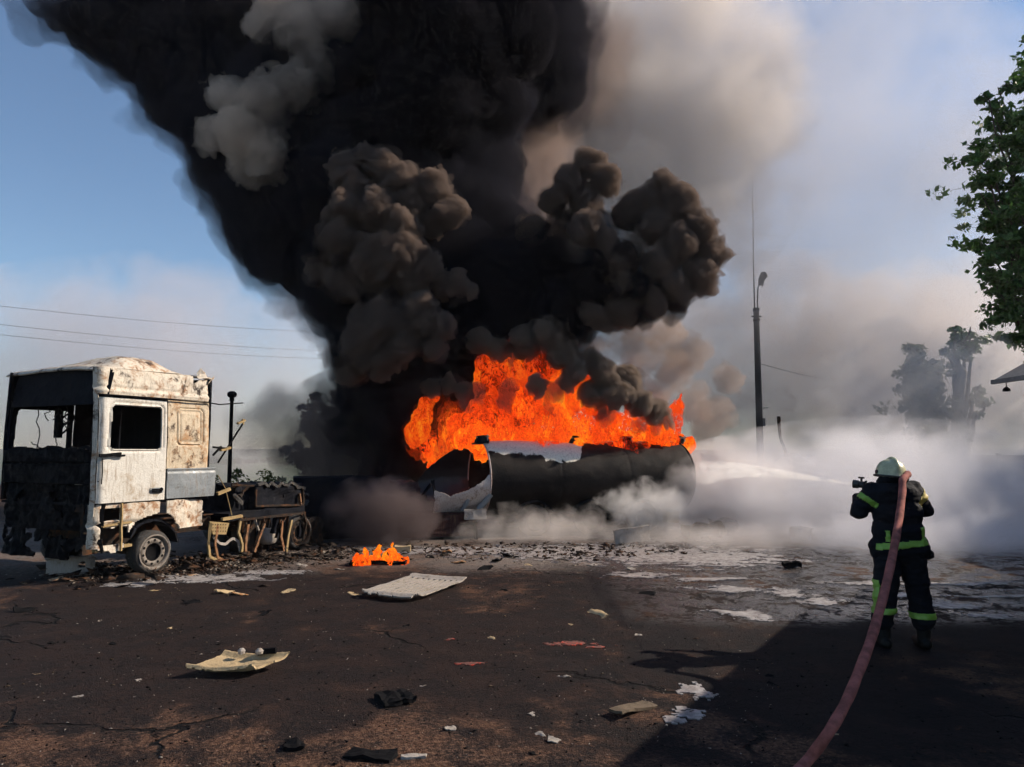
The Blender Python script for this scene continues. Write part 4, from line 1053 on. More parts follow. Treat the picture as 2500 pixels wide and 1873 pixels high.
def band(src, name, cond, push, mat):
    me = src.data; bm = bmesh.new(); bm.from_mesh(me); bm.normal_update()
    bmesh.ops.delete(bm, geom=[f for f in bm.faces if not cond(f.calc_center_median(), f.normal)], context='FACES')
    for v_ in bm.verts: v_.co += v_.normal * push
    r_ = bmesh.ops.solidify(bm, geom=list(bm.faces), thickness=push * .8)
    m2 = bpy.data.meshes.new(name); bm.to_mesh(m2); bm.free(); m2.materials.append(mat)
    m2.polygons.foreach_set("use_smooth", np.ones(len(m2.polygons), dtype=bool))
    o = bpy.data.objects.new(name, m2); COL.objects.link(o); o.parent = src; return o
def seg_t(p_, a, b):
    a, b = Vector(a), Vector(b); t = (p_ - a).dot(b - a) / (b - a).length_squared; return t, (p_ - (a + (b - a) * t)).length
band(jacket, "waist_stripe", lambda c_, n_: abs(c_.z - (1.005 + .10 * c_.x)) < .030 and abs(c_.x) < .24, .007, M_strip)
band(jacket, "back_stripe", lambda c_, n_: abs(c_.x - .195 - (1.08 - c_.z) * .1) < .022 and 1.03 < c_.z < 1.17 and c_.y < .04, .007, M_strip)
band(jacket, "back_stripe", lambda c_, n_: abs(c_.x + .155) < .018 and 1.03 < c_.z < 1.14 and c_.y < .04, .007, M_strip)
band(jacket, "sleeve_stripe", lambda c_, n_: abs(seg_t(c_, J['rs'], J['re'])[0] - .30) < .17 and seg_t(c_, J['rs'], J['re'])[1] < .13 and c_.x > .16, .007, M_strip_lit)
band(jacket, "sleeve_stripe", lambda c_, n_: abs(seg_t(c_, J['ls'], J['le'])[0] - .45) < .10 and seg_t(c_, J['ls'], J['le'])[1] < .13 and c_.x < -.17, .007, M_strip)
band(trous, "leg_stripe", lambda c_, n_: abs(c_.z - .36) < .030 and c_.x < 0, .007, M_strip)
band(trous, "leg_stripe", lambda c_, n_: abs(c_.z - .315) < .030 and c_.x > 0, .007, M_strip)
band(trous, "side_stripe", lambda c_, n_: c_.x < -.20 and .36 < c_.z < .66 and abs(c_.y) < .07, .007, M_strip)
# gloved hands closed round the nozzle
noz_dir = (Vector((4.3, 17, 1.35)) - Vector((3.42, 7.95, 1.56))).normalized()
noz = Vector((3.63, 7.98, 1.555))
NZ = empty("hose_nozzle", noz, 0); tag(NZ, "black hose nozzle held up before the left shoulder of the firefighter", "nozzle")
QZ = noz_dir.to_track_quat('Z', 'Y').to_matrix().to_4x4()
QZs = Matrix.Rotation(R(-0), 4, 'Z')
# the nozzle points across the body towards the tank; its barrel shows in profile
side_axis = Vector((-0.82, 0.55, 0.08)).normalized(); QS = side_axis.to_track_quat('Z', 'Y').to_matrix().to_4x4()
m = MB(); m.lathe([(.001, -.17), (.024, -.17), (.024, -.06), (.034, -.05), (.034, .0), (.042, .01), (.044, .06), (.036, .065), (.030, .03), (.001, .03)], QS, 20); m.build("barrel", M_nozzle, NZ, smooth=False)
m = MB(); m.bar(QS @ Vector((0, 0, -.02)), Vector((.02, -.01, .07)), .016); m.bar(Vector((-.01, -.01, .072)), Vector((.05, 0, .068)), .018); m.build("bale_handle", M_nozzle, NZ)
m = MB(); m.bar(QS @ Vector((0, 0, -.10)), Vector((.08, -.05, -.10)), .026); m.build("pistol_grip", M_nozzle, NZ, bevel=.004)
def hand(c_, wrist, ax, name="glove"):
    """palm behind the barrel, four bent fingers and a thumb closing round it; c_ local to person"""
    c_ = Vector(c_); wrist = Vector(wrist); ax = Vector(ax).normalized()
    fwd = (c_ - wrist).normalized(); up = ax.cross(fwd).normalized()
    caps = [(wrist, c_ - fwd * .035, .036, .034), (c_ - fwd * .035 + ax * -.028, c_ - fwd * .035 + ax * .030, .024, .024)]
    for i, ln in enumerate((.90, 1.0, .95, .78)):
        b0 = c_ - fwd * .020 + ax * (-.036 + .024 * i) + up * .022
        b1 = b0 + (fwd * .030 + up * .012) * ln; b2 = b1 + (fwd * .020 - up * .026) * ln; b3 = b2 + (-fwd * .010 - up * .024) * ln
        caps += [(b0, b1, .0125, .012), (b1, b2, .012, .011), (b2, b3, .011, .0095)]
    t0 = c_ - fwd * .03 + ax * .040 - up * .008; t1 = t0 + fwd * .024 + ax * .010 - up * .020; t2 = t1 + fwd * .028 - ax * .008 - up * .006
    caps += [(t0, t1, .015, .014), (t1, t2, .014, .011)]
    return cap_field(caps, name, .0045, M_glove, man, None, .006)
nl = noz - PO
hand(nl + side_axis * -.10, (-.24, .28, 1.42), side_axis)
hand(nl + Vector((.12, .05, -.06)), (.10, .34, 1.38), -side_axis)
# the hose: over the right shoulder, down the back and out towards the camera
hose_pts = []
ctrl = [noz - side_axis * .16, noz - side_axis * .24 + Vector((.02, .02, -.01)), Vector((3.82, 7.86, 1.585)), Vector((3.90, 7.76, 1.645)), Vector((3.90, 7.52, 1.675)), at(2204, 1172, 7.36), at(2203, 1200, 7.26), at(2196, 1260, 7.02), at(2186, 1320, 6.72), at(2170, 1400, 6.28), at(2150, 1480, 5.86), at(2127, 1560, 5.48), at(2097, 1640, 5.14), at(2064, 1718, 4.92), at(2022, 1790, 4.74)]
for px, py in ((1972, 1858), (1920, 1910), (1850, 1965), (1760, 2030), (1600, 2120)):
    q = ground_at(px, py, .035); q.z = ground_z(q.x, q.y) + .040; ctrl.append(q)
for i in range(len(ctrl) - 1):
    p0, p1, p2, p3 = ctrl[max(i - 1, 0)], ctrl[i], ctrl[i + 1], ctrl[min(i + 2, len(ctrl) - 1)]
    for t in np.linspace(0, 1, 7)[:-1]:
        t = float(t)
        hose_pts.append(0.5 * ((2 * p1) + (-p0 + p2) * t + (2 * p0 - 5 * p1 + 4 * p2 - p3) * t * t + (-p0 + 3 * p1 - 3 * p2 + p3) * t ** 3))
m = MB(); m.tube(hose_pts, [.034 + .0015 * math.sin(i * 1.1) for i in range(len(hose_pts))], 16)
tag(m.build("fire_hose", M_hose, smooth=True), "thick dusty red fire hose over the shoulder of the firefighter and down to the ground", "hose")
# water jet
jet_a = noz + side_axis * .07
jp = [jet_a + (Vector((4.15, 16.6, 1.42)) - jet_a) * t + Vector((-.16 * math.sin(t * math.pi) , 0, .10 * math.sin(t * math.pi))) for t in np.linspace(0, 1, 26)]
g = NG("water_spray"); p = g.co("Object"); n = g.noise(g.mapping(p, scale=(1, .35, 1)), 9, 4, .7)
v_ = g.node("ShaderNodeVolumePrincipled"); g.set(v_.inputs["Color"], (0.97, 0.95, 0.94)); g.set(v_.inputs["Anisotropy"], .3)
g.set(v_.inputs["Density"], g.math('MULTIPLY', g.ramp(n, .38, .62), g.ramp(g.sep(p)[1], 8, 14, 12.0, 0.7, False)))
g.vol(v_.outputs[0])
m = MB(); m.tube(jp, [.014 + .26 * (i / 25) ** 1.3 for i in range(26)], 14); jo = m.build("water_jet", g.m, smooth=True)
tag(jo, "white jet of water spraying from the hose nozzle into the mist by the tank", "water jet")
# ---------------------------------------------------------------- buildings, poles, wires
M_wall = plain("grey_render", (0.13, 0.13, 0.135), 0.9, bump_s=5, bump_a=0.3)
M_roof = plain("grey_roof_sheet", (0.16, 0.16, 0.17), 0.7, bump_s=8, bump_a=0.3)
M_glass = plain("dark_glass", (0.02, 0.025, 0.03), 0.1)
M_rail = plain("galvanised", (0.18, 0.18, 0.18), 0.5)
hall = empty("roadside_building", (17.95, 15.4, 0), 0); tag(hall, "grey roadside building with sloping sheet roof at the right edge behind the mist", "building")
m = MB(); m.prism([(-3.6, 0), (3.6, 0), (3.6, 4.2), (0, 6.1), (-3.6, 4.2)], -2.2, 5.5); m.build("wall", M_wall, hall)
for s_ in (-1, 1):
    for k in range(6):
        y0 = -2.7 + k * 1.45; m = MB()
        a = Vector((0, y0, 6.25)); b = Vector((s_ * 4.35, y0, 3.88))
        m.add([a, b, b + Vector((0, 1.43, 0)), a + Vector((0, 1.43, 0)), a - Vector((0, 0, .09)), b - Vector((0, 0, .09)), b + Vector((0, 1.43, -.09)), a + Vector((0, 1.43, -.09))], [(0, 1, 2, 3), (7, 6, 5, 4), (0, 4, 5, 1), (1, 5, 6, 2), (2, 6, 7, 3), (3, 7, 4, 0)])
        m.build("roof_sheet", M_roof, hall)
m = MB(); m.bar((-4.33, -2.7, 3.85), (-4.33, 5.98, 3.85), .12); m.build("gutter", M_roof, hall)
for x in (-2.6, -.9, .8):
    m = MB(); m.box(x, x + 1.0, -2.26, -2.19, 1.1, 2.5); w_ = m.build("window_frame", M_rail, hall); m = MB(); m.box(x + .07, x + .93, -2.275, -2.262, 1.17, 2.43); m.build("pane", M_glass, w_)
m = MB(); m.box(-3.66, -3.59, .2, 1.2, 0, 2.15); m.build("door", M_roof, hall)
lamp = empty("lamp_bracket", (13.75, 21.0, 3.83)); tag(lamp, "small dark lamp hanging under the roof corner at the right edge", "lamp")
m = MB(); m.bar((0, 0, .02), (0, 0, -.16), .02); m.lathe([(.02, -.14), (.09, -.2), (.10, -.27), (.001, -.28)], None, 12); m.build("lamp_body", M_black, lamp)
# concrete yard wall: posts and panels
ywall = empty("yard_wall", (9, 36, 0)); tag(ywall, "long low concrete panel wall standing in the mist behind the firefighter", "wall")
for k in range(9):
    x = k * 2.0
    m = MB(); m.box(x + .07, x + 1.93, -.04, .04, .02, 1.72); m.build("wall_panel", M_concrete, ywall)
    m = MB(); m.box(x - .07, x + .07, -.09, .09, 0, 1.82); m.build("post", M_concrete, ywall)
cab_ = empty("switch_cabinet", at(2358, 1178, 25.0) * 1.0); cab_.location.z = 0
tag(cab_, "upright yellow green cabinet showing faintly through the mist", "cabinet")
m = MB(); m.box(-.25, .25, -.2, .2, 0, 1.18); m.build("cabinet_body", plain("yellow_green_paint", (0.30, 0.34, 0.05), .6), cab_, bevel=.02)
m = MB(); m.box(-.3, .3, -.25, .25, 1.18, 1.24); m.build("cabinet_lid", M_rail, cab_)
# lamp post with aerial
lp = at(1856, 1102, 30.0); post = empty("lamp_post", (lp.x, lp.y, 0)); tag(post, "tall thin lamp post with a long aerial rod and one street lamp head", "lamp post")
m = MB(); m.lathe([(.15, 0), (.13, 4), (.11, 7.55), (.001, 7.56)], None, 12); m.build("pole", plain("dark_concrete", (.04, .038, .036), .9), post, smooth=True)
m = MB(); m.bar((-.2, 0, 7.28), (.2, 0, 7.28), .05); m.box(-.11, .11, -.11, .11, 7.1, 7.18); m.box(-.10, .10, -.10, .10, 7.5, 7.62); m.build("pole_clamp", M_black, post)
m = MB(); m.tube([(-.06, 0, 7.1), (-.055, 0, 9.5), (-.02, 0, 11.2), (.0, 0, 13.35)], [.03, .024, .016, .011], 6); m.build("aerial_rod", M_black, post)
m = MB(); m.tube([(.06, 0, 7.2), (.06, 0, 7.9), (.10, 0, 8.45), (.22, -.05, 8.75)], .026, 6); m.build("lamp_arm", M_black, post)
m = MB(); m.tube([(.16, -.02, 8.55), (.22, -.05, 8.75), (.34, -.1, 8.98), (.40, -.12, 9.02)], [.05, .12, .15, .07], 10); m.bar((.30, -.08, 8.7), (.25, -.05, 8.5), .06); m.build("lamp_head", M_black, post)
m = MB(); m.box(.10, .22, -.06, .06, 2.9, 3.2); m.bar((.1, 0, 3.6), (.35, 0, 3.62), .03); m.build("junction_box", M_rail, post)
# three sagging power lines on the left, one faint line on the right
for k, (ya, yb, lbl) in enumerate([(741, 790, "upper of three thin power lines crossing the hazy sky at left"), (786, 836, "middle of three thin power lines crossing the hazy sky at left"), (812, 854, "lowest of three thin power lines crossing the hazy sky at left")]):
    a = at(-150, ya - 10, 34.0); b = at(980, yb + 26, 52.0); m = MB()
    m.tube([a + (b - a) * t - Vector((0, 0, .35 * math.sin(t * math.pi))) for t in np.linspace(0, 1, 24)], .010, 5)
    tag(m.build("power_line", M_cable), lbl, "power line", "power lines over the burnt truck")
a = Vector((lp.x, lp.y, 5.4)); b = Vector((19.5, 38, 5.3)); m = MB(); m.tube([a + (b - a) * t - Vector((0, 0, .3 * math.sin(t * math.pi))) for t in np.linspace(0, 1, 16)], .011, 5)
tag(m.build("power_line", M_cable), "faint wire running from the lamp post to the right", "power line")
# capped post behind the cab
cp = at(562, 1102, 16.0); cpo = empty("capped_post", (cp.x, cp.y, 0)); tag(cpo, "black metal post with a round cap just behind the burnt cab", "post")
m = MB(); m.lathe([(.05, 0), (.042, 1.6), (.036, 2.95), (.05, 2.96), (.05, 3.02), (.03, 3.03)], None, 12, caps=True); m.build("post_shaft", M_black, cpo, smooth=True)
m = MB(); m.lathe([(.03, 3.02), (.085, 3.05), (.10, 3.09), (.095, 3.13), (.05, 3.165), (.001, 3.17)], None, 16); m.build("post_cap", M_black, cpo, smooth=True)
# bent rod and mound seen through the mist right of the lamp post
bp = at(1910, 1102, 26.0); bo = empty("bent_rod", (bp.x, bp.y, 0)); tag(bo, "bent rusty rod leaning up out of the mist right of the lamp post", "rod")
m = MB(); m.tube([(.35, 0, 0), (.32, 0, 1.3), (.12, 0, 1.85), (-.05, 0, 2.35), (-.10, 0, 2.9), (-.09, 0, 3.1)], [.04, .04, .05, .05, .06, .065], 7); m.build("rod_shaft", M_chassis, bo, sub=1, crumple=.02, freq=3)
m = MB(); m.lathe([(.9, 0), (.8, .8), (.62, 1.45), (.3, 1.75), (.001, 1.8)], None, 14); m2_ = m.build("rubble_mound", M_chassis, None, crumple=.12, freq=1.5, sub=2); m2_.location = (bp.x + 1.1, bp.y + 2, 0); tag(m2_, "rounded rusty heap in the mist right of the bent rod", "heap")

# the fire engine the hose belongs to, parked just outside the picture: its shadow falls on the firefighter
M_red = plain("fire_engine_red", (0.45, 0.02, 0.015), .35)
en = empty("fire_engine", (8.62, 9.2, 0), math.atan2(4.8, 3.07)); tag(en, "red fire engine parked beside the firefighter, casting the big shadow", "fire engine")
m = MB(); m.box(-5.6, 1.0, -1.15, 1.15, .55, 3.15); m.build("engine_body", M_red, en, bevel=.06)
m = MB(); m.box(1.02, 2.6, -1.1, 1.1, .6, 2.9); m.build("engine_cab", M_red, en, bevel=.12)
m = MB(); m.box(1.3, 2.63, -1.0, 1.0, 1.75, 2.6); m.build("windscreen", M_glass, en)
for k in range(5):
    m = MB(); m.box(-5.4 + k * 1.28, -4.22 + k * 1.28, 1.152, 1.17, .8, 2.4); m.build("roller_shutter", M_rail, en)
for x in (-4.2, 1.6):
    for y in (-1.0, 1.0): wheel(en, (x, y, .48), R_=.48, rim=.3, w=.3, side=-1 if y < 0 else 1)
m = MB(); m.box(-5.3, .9, -.4, .4, 3.17, 3.32); m.build("roof_ladder", M_rail, en)

# ---------------------------------------------------------------- trees
def leafy(name, c, mat, clumps, leaf, per, rnd, flat=0.6, parent=None, oriented=None):
    V = []; 
    C = np.array([k[:3] for k in clumps]); Rr = np.array([k[3] for k in clumps])
    n = len(C) * per
    i = np.repeat(np.arange(len(C)), per)
    d = rnd.normal(size=(n, 3)); d /= np.linalg.norm(d, axis=1, keepdims=True)
    p = C[i] + d * (Rr[i] * rnd.uniform(.15, 1, n) ** .6)[:, None] * np.array([1, 1, flat])
    a = rnd.normal(size=(n, 3)); a /= np.linalg.norm(a, axis=1, keepdims=True)
    b = np.cross(a, rnd.normal(size=(n, 3))); b /= np.linalg.norm(b, axis=1, keepdims=True)
    s = leaf * rnd.uniform(.4, 1.5, n)[:, None]
    q = np.stack([p - a * s, p + b * s * .5, p + a * s, p - b * s * .5], 1).reshape(-1, 3)
    o = mesh_obj(name, q, np.arange(n * 4).reshape(n, 4), mat, parent); return o
def leaf_mat(name, a, b):
    g = NG(name); n = g.noise(g.co("Object"), 2.2, 4, .7); n2 = g.noise(g.co("Object"), 14, 3, .7)
    c = g.mix(g.ramp(g.math('ADD', g.math('MULTIPLY', n, .5), g.math('MULTIPLY', n2, .5)), .4, .62), a, b)
    bs = g.bsdf(c, .55, spec=.3); t = g.node("ShaderNodeBsdfTranslucent"); g.set(t.inputs[0], c); mx = g.node("ShaderNodeMixShader"); mx.inputs[0].default_value = .3
    g.l.new(bs, mx.inputs[1]); g.l.new(t.outputs[0], mx.inputs[2]); return g.surf(mx.outputs[0])
M_leaf = leaf_mat("leaf_green", (0.028, 0.07, 0.022), (0.10, 0.20, 0.045))
M_leaf2 = leaf_mat("leaf_hazed", (0.10, 0.11, 0.06), (0.20, 0.20, 0.11))  # haze paleness mixed into the leaf colour of the misty trees
M_leafd = leaf_mat("leaf_sooty", (0.010, 0.013, 0.009), (0.025, 0.03, 0.018))
M_bush = leaf_mat("leaf_bush", (0.04, 0.06, 0.012), (0.10, 0.13, 0.03))
def limb_tree(name, label, base, height, limbs, leafm, leaf, per, seed, clump_r=(.25, .5), rt=.2, group=None, cat="tree", nclump=14, tmin=.28, bark=None):
    """limbs: list of world end points; each limb carries side twigs and leaf clumps"""
    r_ = np.random.default_rng(seed); base = Vector(base)
    t_ = empty(name, base); tag(t_, label, cat, group)
    top = Vector((0, 0, height)); m = MB()
    tr = [Vector((r_.normal() * .06 * k, r_.normal() * .05 * k, height * k / 6)) for k in range(7)]
    m.tube(tr, [rt * (1 - .75 * k / 6) for k in range(7)], 9); m.build("trunk", bark or M_bark, t_, smooth=True)
    m = MB(); cl = []
    for e in limbs:
        e = Vector(e) - base; z0 = min(max(e.z * .45, height * .15), height * .95); k = min(int(z0 / height * 6), 5)
        s0 = tr[k].lerp(tr[k + 1], z0 / height * 6 - k)
        pts = [s0.lerp(e, t) + Vector((r_.normal() * .07, r_.normal() * .07, -.35 * math.sin(t * math.pi) * (e - s0).length * .2)) for t in np.linspace(0, 1, 7)]
        m.tube(pts, [rt * .32 * (1 - .85 * t) + .006 for t in np.linspace(0, 1, 7)], 6)
        for j in range(nclump):
            t = r_.uniform(tmin, 1.0); kk = min(int(t * 6), 5); q = pts[kk].lerp(pts[kk + 1], t * 6 - kk)
            out_ = Vector(r_.normal(size=3)) * (1.15 - t) * (e - s0).length * .22; out_.z *= .7
            q2 = q + out_; m.tube([q, (q + q2) / 2 + Vector((0, 0, .03)), q2], [.014, .010, .004], 4)
            for w in (.55, 1.0):
                c_ = q.lerp(q2, w); cl.append((c_.x, c_.y, c_.z, r_.uniform(*clump_r) * (.7 if w < 1 else 1)))
    m.build("branches", M_bark, t_)
    cr = leafy("crown", None, leafm, cl, leaf, per, r_, .65, t_); cr['kind'] = 'stuff'
    return t_
BT = Vector((19.6, 26.0, 0))
limbs = [at(px, py, d) for px, py, d in [(px + 45, py, d) for px, py, d in [(2355, 222, 25.4), (2350, 335, 25), (2372, 262, 26), (2400, 215, 26.5), (2352, 380, 25.6), (2360, 420, 25), (2350, 470, 25.2), (2420, 560, 26), (2440, 500, 25), (2370, 600, 25), (2360, 650, 25.2), (2385, 690, 25.6), (2420, 640, 25),
   (2460, 130, 26), (2455, 180, 25.5), (2480, 250, 25), (2440, 330, 26), (2430, 420, 26), (2470, 640, 26), (2475, 760, 25), (2520, 60, 26), (2560, 200, 25), (2560, 400, 24.5), (2560, 620, 25), (2600, 300, 27), (2640, 500, 26), (2700, 150, 27), (2700, 700, 25), (2800, 400, 26), (2850, 600, 27), (2800, 200, 26)]]]
limb_tree("large_tree", "large dark green leafy tree reaching in from the right edge of the sky", BT, 13, limbs, M_leaf, .12, 34, 3, (.22, .46), .26, nclump=13, tmin=.55)
t1 = at(2265, 1102, 27.5); limb_tree("young_tree", "pale half bare leafy tree left of the broken trunk, in the mist", (t1.x, t1.y, 0), 5.0, [at(px, py, 27.5 + d) for px, py, d in [(2235, 850, 0), (2255, 835, .3), (2215, 870, 0), (2275, 890, .5), (2225, 930, 0), (2285, 940, 0), (2250, 900, -.5), (2245, 980, 0), (2270, 1000, .4), (2290, 1030, 0)]], M_leaf2, .10, 44, 5, (.22, .42), .07, nclump=12, tmin=.45)
t2 = at(2345, 1102, 27); limb_tree("pollarded_tree", "thick broken trunk with a tuft of new green leaves on top", (t2.x, t2.y, 0), 5.6, [at(px, py, 27 + d) for px, py, d in [(2330, 800, 0), (2345, 810, .3), (2372, 830, 0), (2362, 812, 0), (2318, 855, 0), (2390, 940, 0), (2400, 970, .3)]], M_leaf, .09, 30, 6, (.14, .26), .42, nclump=6, tmin=.78, bark=plain("pale_bark", (.30, .26, .22), .9))
m = MB(); m.tube([at(2352, 838, 27), at(2366, 815, 27), at(2370, 798, 27)], [.05, .04, .015], 6); o_ = m.build("broken_branch", M_bark, bpy.data.objects["pollarded_tree"]); o_.location = -o_.parent.location
t3 = at(2300, 1102, 26); limb_tree("shrub", "grey twiggy shrub below the broken trunk, half in mist", (t3.x, t3.y, 0), 1.4, [at(px, py, 26 + d) for px, py, d in [(2265, 1045, 0), (2280, 1035, .3), (2300, 1030, 0), (2330, 1040, .4), (2360, 1050, 0), (2310, 1080, 0), (2260, 1080, 0)]], M_leaf2, .07, 26, 7, (.14, .28), .05, cat="shrub", nclump=9)
t4 = at(800, 1102, 26); limb_tree("dark_tree", "sooty dark tree standing in the smoke between truck and tank", (t4.x, t4.y, 0), 3.4, [at(px, py, 26 + d) for px, py, d in [(740, 985, 0), (770, 965, 0), (800, 975, .3), (820, 945, 0), (845, 940, 0), (760, 1010, -.4), (730, 1075, 0), (790, 1050, -.4), (840, 1040, 0), (700, 1085, 0), (820, 1090, 0), (860, 1000, 0), (880, 1060, .5)]], M_leafd, .085, 34, 8, (.14, .30), .12, nclump=10)
for k, (px, py, d, rr_, lbl) in enumerate([(600, 1165, 24, .62, "round olive green bush right behind the burnt cab"), (665, 1180, 26, .5, "low dim green bush beyond the burnt chassis"), (1740, 1165, 32, .8, "dark bush just right of the tank, half in mist"), (545, 1175, 26, .6, "green bush between cab and capped post")]):
    q = at(px, 1102, d); r_ = np.random.default_rng(50 + k); b_ = empty("bush", (q.x, q.y, 0)); tag(b_, lbl, "bush")
    cl = [(r_.normal() * rr_ * .7, r_.normal() * rr_ * .4, abs(r_.normal()) * rr_ * .45 + .35, rr_ * r_.uniform(.3, .5)) for _ in range(26)]
    leafy("crown", None, M_bush if k != 2 else M_leafd, cl, .06, 60, r_, .8, b_)['kind'] = 'stuff'
    m = MB()
    for c_ in cl[:10]: m.tube([(0, 0, 0), (c_[0] * .5, c_[1] * .5, c_[2] * .6), c_[:3]], [.03, .02, .006], 5)
    m.build("stems", M_bark, b_)
r_ = np.random.default_rng(77); cl = []
for k in range(170):
    x = r_.uniform(-70, 60); cl.append((x, r_.uniform(95, 140), r_.uniform(.1, .5), r_.uniform(.5, 1.3)))
tag(leafy("far_treeline", None, M_bush, cl, .35, 40, r_, .55), "thin far line of low trees along the field edge", kind="stuff")

# ---------------------------------------------------------------- litter on the lot
def rel_local(px, py): return ground_at(px, py)
# two cast-off panels
def panel(name, label, cat, corners_px, mat, slats, lift, seed, curl=.05):
    """four ground pixels (near left, near right, far right, far left)"""
    c_ = [ground_at(*c) for c in corners_px]; o0 = (c_[0] + c_[1] + c_[2] + c_[3]) / 4
    ux = ((c_[1] - c_[0]) + (c_[2] - c_[3])) / 2; Lx = ux.length; a = math.atan2(ux.y, ux.x)
    vy = ((c_[3] - c_[0]) + (c_[2] - c_[1])) / 2; Rm = Matrix.Rotation(-a, 3, 'Z'); vl = Rm @ vy
    gz = ground_z(o0.x, o0.y)
    e = empty(name, (o0.x, o0.y, gz), a); tag(e, label, cat)
    def fm(U, V):
        X_ = U * Lx + V * vl.x; Y_ = V * vl.y
        Z_ = lift + curl * (2 * U) ** 2 * .35 + curl * .6 * np.clip(V + .2, 0, 1) + wob(U, V, .008, 5, seed) + 0.035 * np.exp(-((V + .44) / .05) ** 2) + .03 * np.exp(-((V - .44) / .06) ** 2)
        return X_, Y_, Z_
    def mk(U, V):
        ok = rrect(U, V, -.5, .5, -.5, .5, .12) + wob(U, V, .06, 5, seed + 1) < 0
        if slats: ok &= ~((np.sin(U * 2 * math.pi * slats + V * 1.5) > .05) & (np.abs(V) < .34) & (np.abs(U) < .42))
        return ok
    sheet(name + "_skin", np.linspace(-.5, .5, 150), np.linspace(-.5, .5, 60), mk, fm, .018, mat, e)
    return e, Lx, vl, fm
e1, Lx, vl, fm1 = panel("slatted_panel", "pale slatted truck panel lying on the ground below the flames", "panel", [(870, 1462), (1010, 1470), (1150, 1428), (1010, 1412)], M_plaster, 10, .06, 71, .04)
e2, Lx2, vl2, fm2 = panel("ribbed_panel", "cream ribbed panel lying alone on the near asphalt, casting a dark shadow", "panel", [(455, 1648), (600, 1660), (720, 1622), (545, 1628)], M_cream, 0, .05, 73, .08)
for k in range(2):
    m = MB(); m.lathe([(.001, 0), (.03, .005), (.035, .03), (.015, .05), (.001, .052)], Matrix.Translation((-.02 + k * .16, vl2.y * .30, .12)), 10); m.build("panel_clip", M_plaster, e2, crumple=.006, freq=20)
m = MB(); m.bar((Lx2 * .20, vl2.y * .40, .13), (Lx2 * .47, vl2.y * .42, .15), .05, .05); m.build("panel_lip", M_black, e2, sub=2, crumple=.01, freq=8)
M_ashy2 = burnt("brown_scrap", (0.12, 0.09, 0.06), (0.08, 0.05, 0.03), (0.015, 0.012, 0.01), 0.5, 0.5, 0.9, 3)
wreck_box("charred_clump", "black crumbly charred clump on the brown asphalt, lower middle", "debris", 965, 1712, .24, .26, .03, .5, M_black, .035, 14, 81)
wreck_box("charred_plate", "flat black burnt plate at the bottom edge of the ground", "debris", 905, 1848, .30, .16, .02, -.2, M_black, .03, 9, 82)
wreck_box("charred_plate", "burnt plate with a pale edge at the bottom of the ground", "debris", 1010, 1850, .16, .05, .02, .1, M_plaster, .015, 12, 83)
wreck_box("charred_clump", "small black clump left of the burnt plates near the bottom edge", "debris", 715, 1826, .12, .09, .03, .1, M_black, .03, 12, 84)
wreck_box("torn_scrap", "long low scrap propped at the dark edge of the shadow", "debris", 1545, 1738, .40, .14, .02, .75, M_ashy2, .02, 6, 85, .1)
wreck_box("fallen_side_plate", "slanted grey plate standing on the ground below the tank", "plate", 1545, 1328, .80, .05, .30, KA, M_plaster, .02, 3, 86, -.10)
wreck_box("burning_scrap", "black scrap heap burning on the ground between truck and tank", "debris", 925, 1376, .95, .35, .05, .05, M_black, .05, 6, 95)
wreck_box("tan_block", "small tan block on the ground right of the ground fire", "debris", 983, 1347, .30, .18, .10, .1, M_cream, .03, 5, 87)
wreck_box("scorched_lump", "low brown lump in the mist right of the tank", "debris", 1720, 1310, .9, .5, .22, .2, M_chassis, .10, 3, 88)
wreck_box("scorched_lump", "second brown lump in the mist, right of the first one by the tank", "debris", 1765, 1300, .6, .5, .25, -.3, M_chassis, .10, 3, 89)
wreck_box("scorched_lump", "dark lump in the grey mist halfway to the firefighter", "debris", 1955, 1318, .40, .4, .22, -.3, M_chassis, .08, 4, 90)
wreck_box("scorched_lump", "dark low lump at the front of the mist left of the firefighter", "debris", 1935, 1385, .28, .2, .08, -.1, M_black, .05, 5, 91)
# loose flakes: one object each, alike
flake_meshes = []
fr_ = random.Random(12)
for k in range(7):
    u = np.linspace(-.5, .5, 12); v = np.linspace(-.5, .5, 9); s0 = 90 + k
    o = sheet("litter_flake", u, v, lambda U, V, s0=s0: rrect(U, V, -.5, .5, -.5, .5, .2) + wob(U, V, .16, 2.5, s0) < 0, lambda U, V, s0=s0: (U, V * .7, .08 + wob(U, V, .16, 1.6, s0 + 20)), .05, [M_plaster, M_cream, M_chassis, M_black, M_plaster, M_tan, M_charpale][k], None, smooth=False)
    flake_meshes.append(o.data); bpy.data.objects.remove(o)
spots = [(530, 1573), (280, 1568), (245, 1515), (130, 1567), (60, 1493), (560, 1445), (585, 1452), (470, 1472), (340, 1660), (295, 1623), (575, 1803), (1305, 1745), (1100, 1780), (1170, 1632), (1030, 1672), (1392, 1527), (1580, 1450), (1590, 1505), (1560, 1550), (1378, 1655), (1420, 1680), (1880, 1655), (1885, 1675), (2335, 1775), (1320, 1795), (1360, 1810), (1305, 1840), (845, 1610), (865, 1450),
  (380, 1438), (300, 1432), (70, 1425), (25, 1415), (140, 1418), (470, 1405), (650, 1430), (700, 1445), (1120, 1375), (1210, 1370), (1290, 1382), (1390, 1362), (1450, 1378), (1180, 1392), (1250, 1360), (1540, 1390), (1650, 1375), (1080, 1350), (1050, 1362), (1345, 1345), (1160, 1350), (740, 1380), (800, 1365), (830, 1390), (2120, 1860), (2390, 1830), (2040, 1790), (1700, 1560), (1230, 1440), (1460, 1500), (640, 1500), (420, 1530), (190, 1700), (90, 1640), (1200, 1560), (990, 1530)]
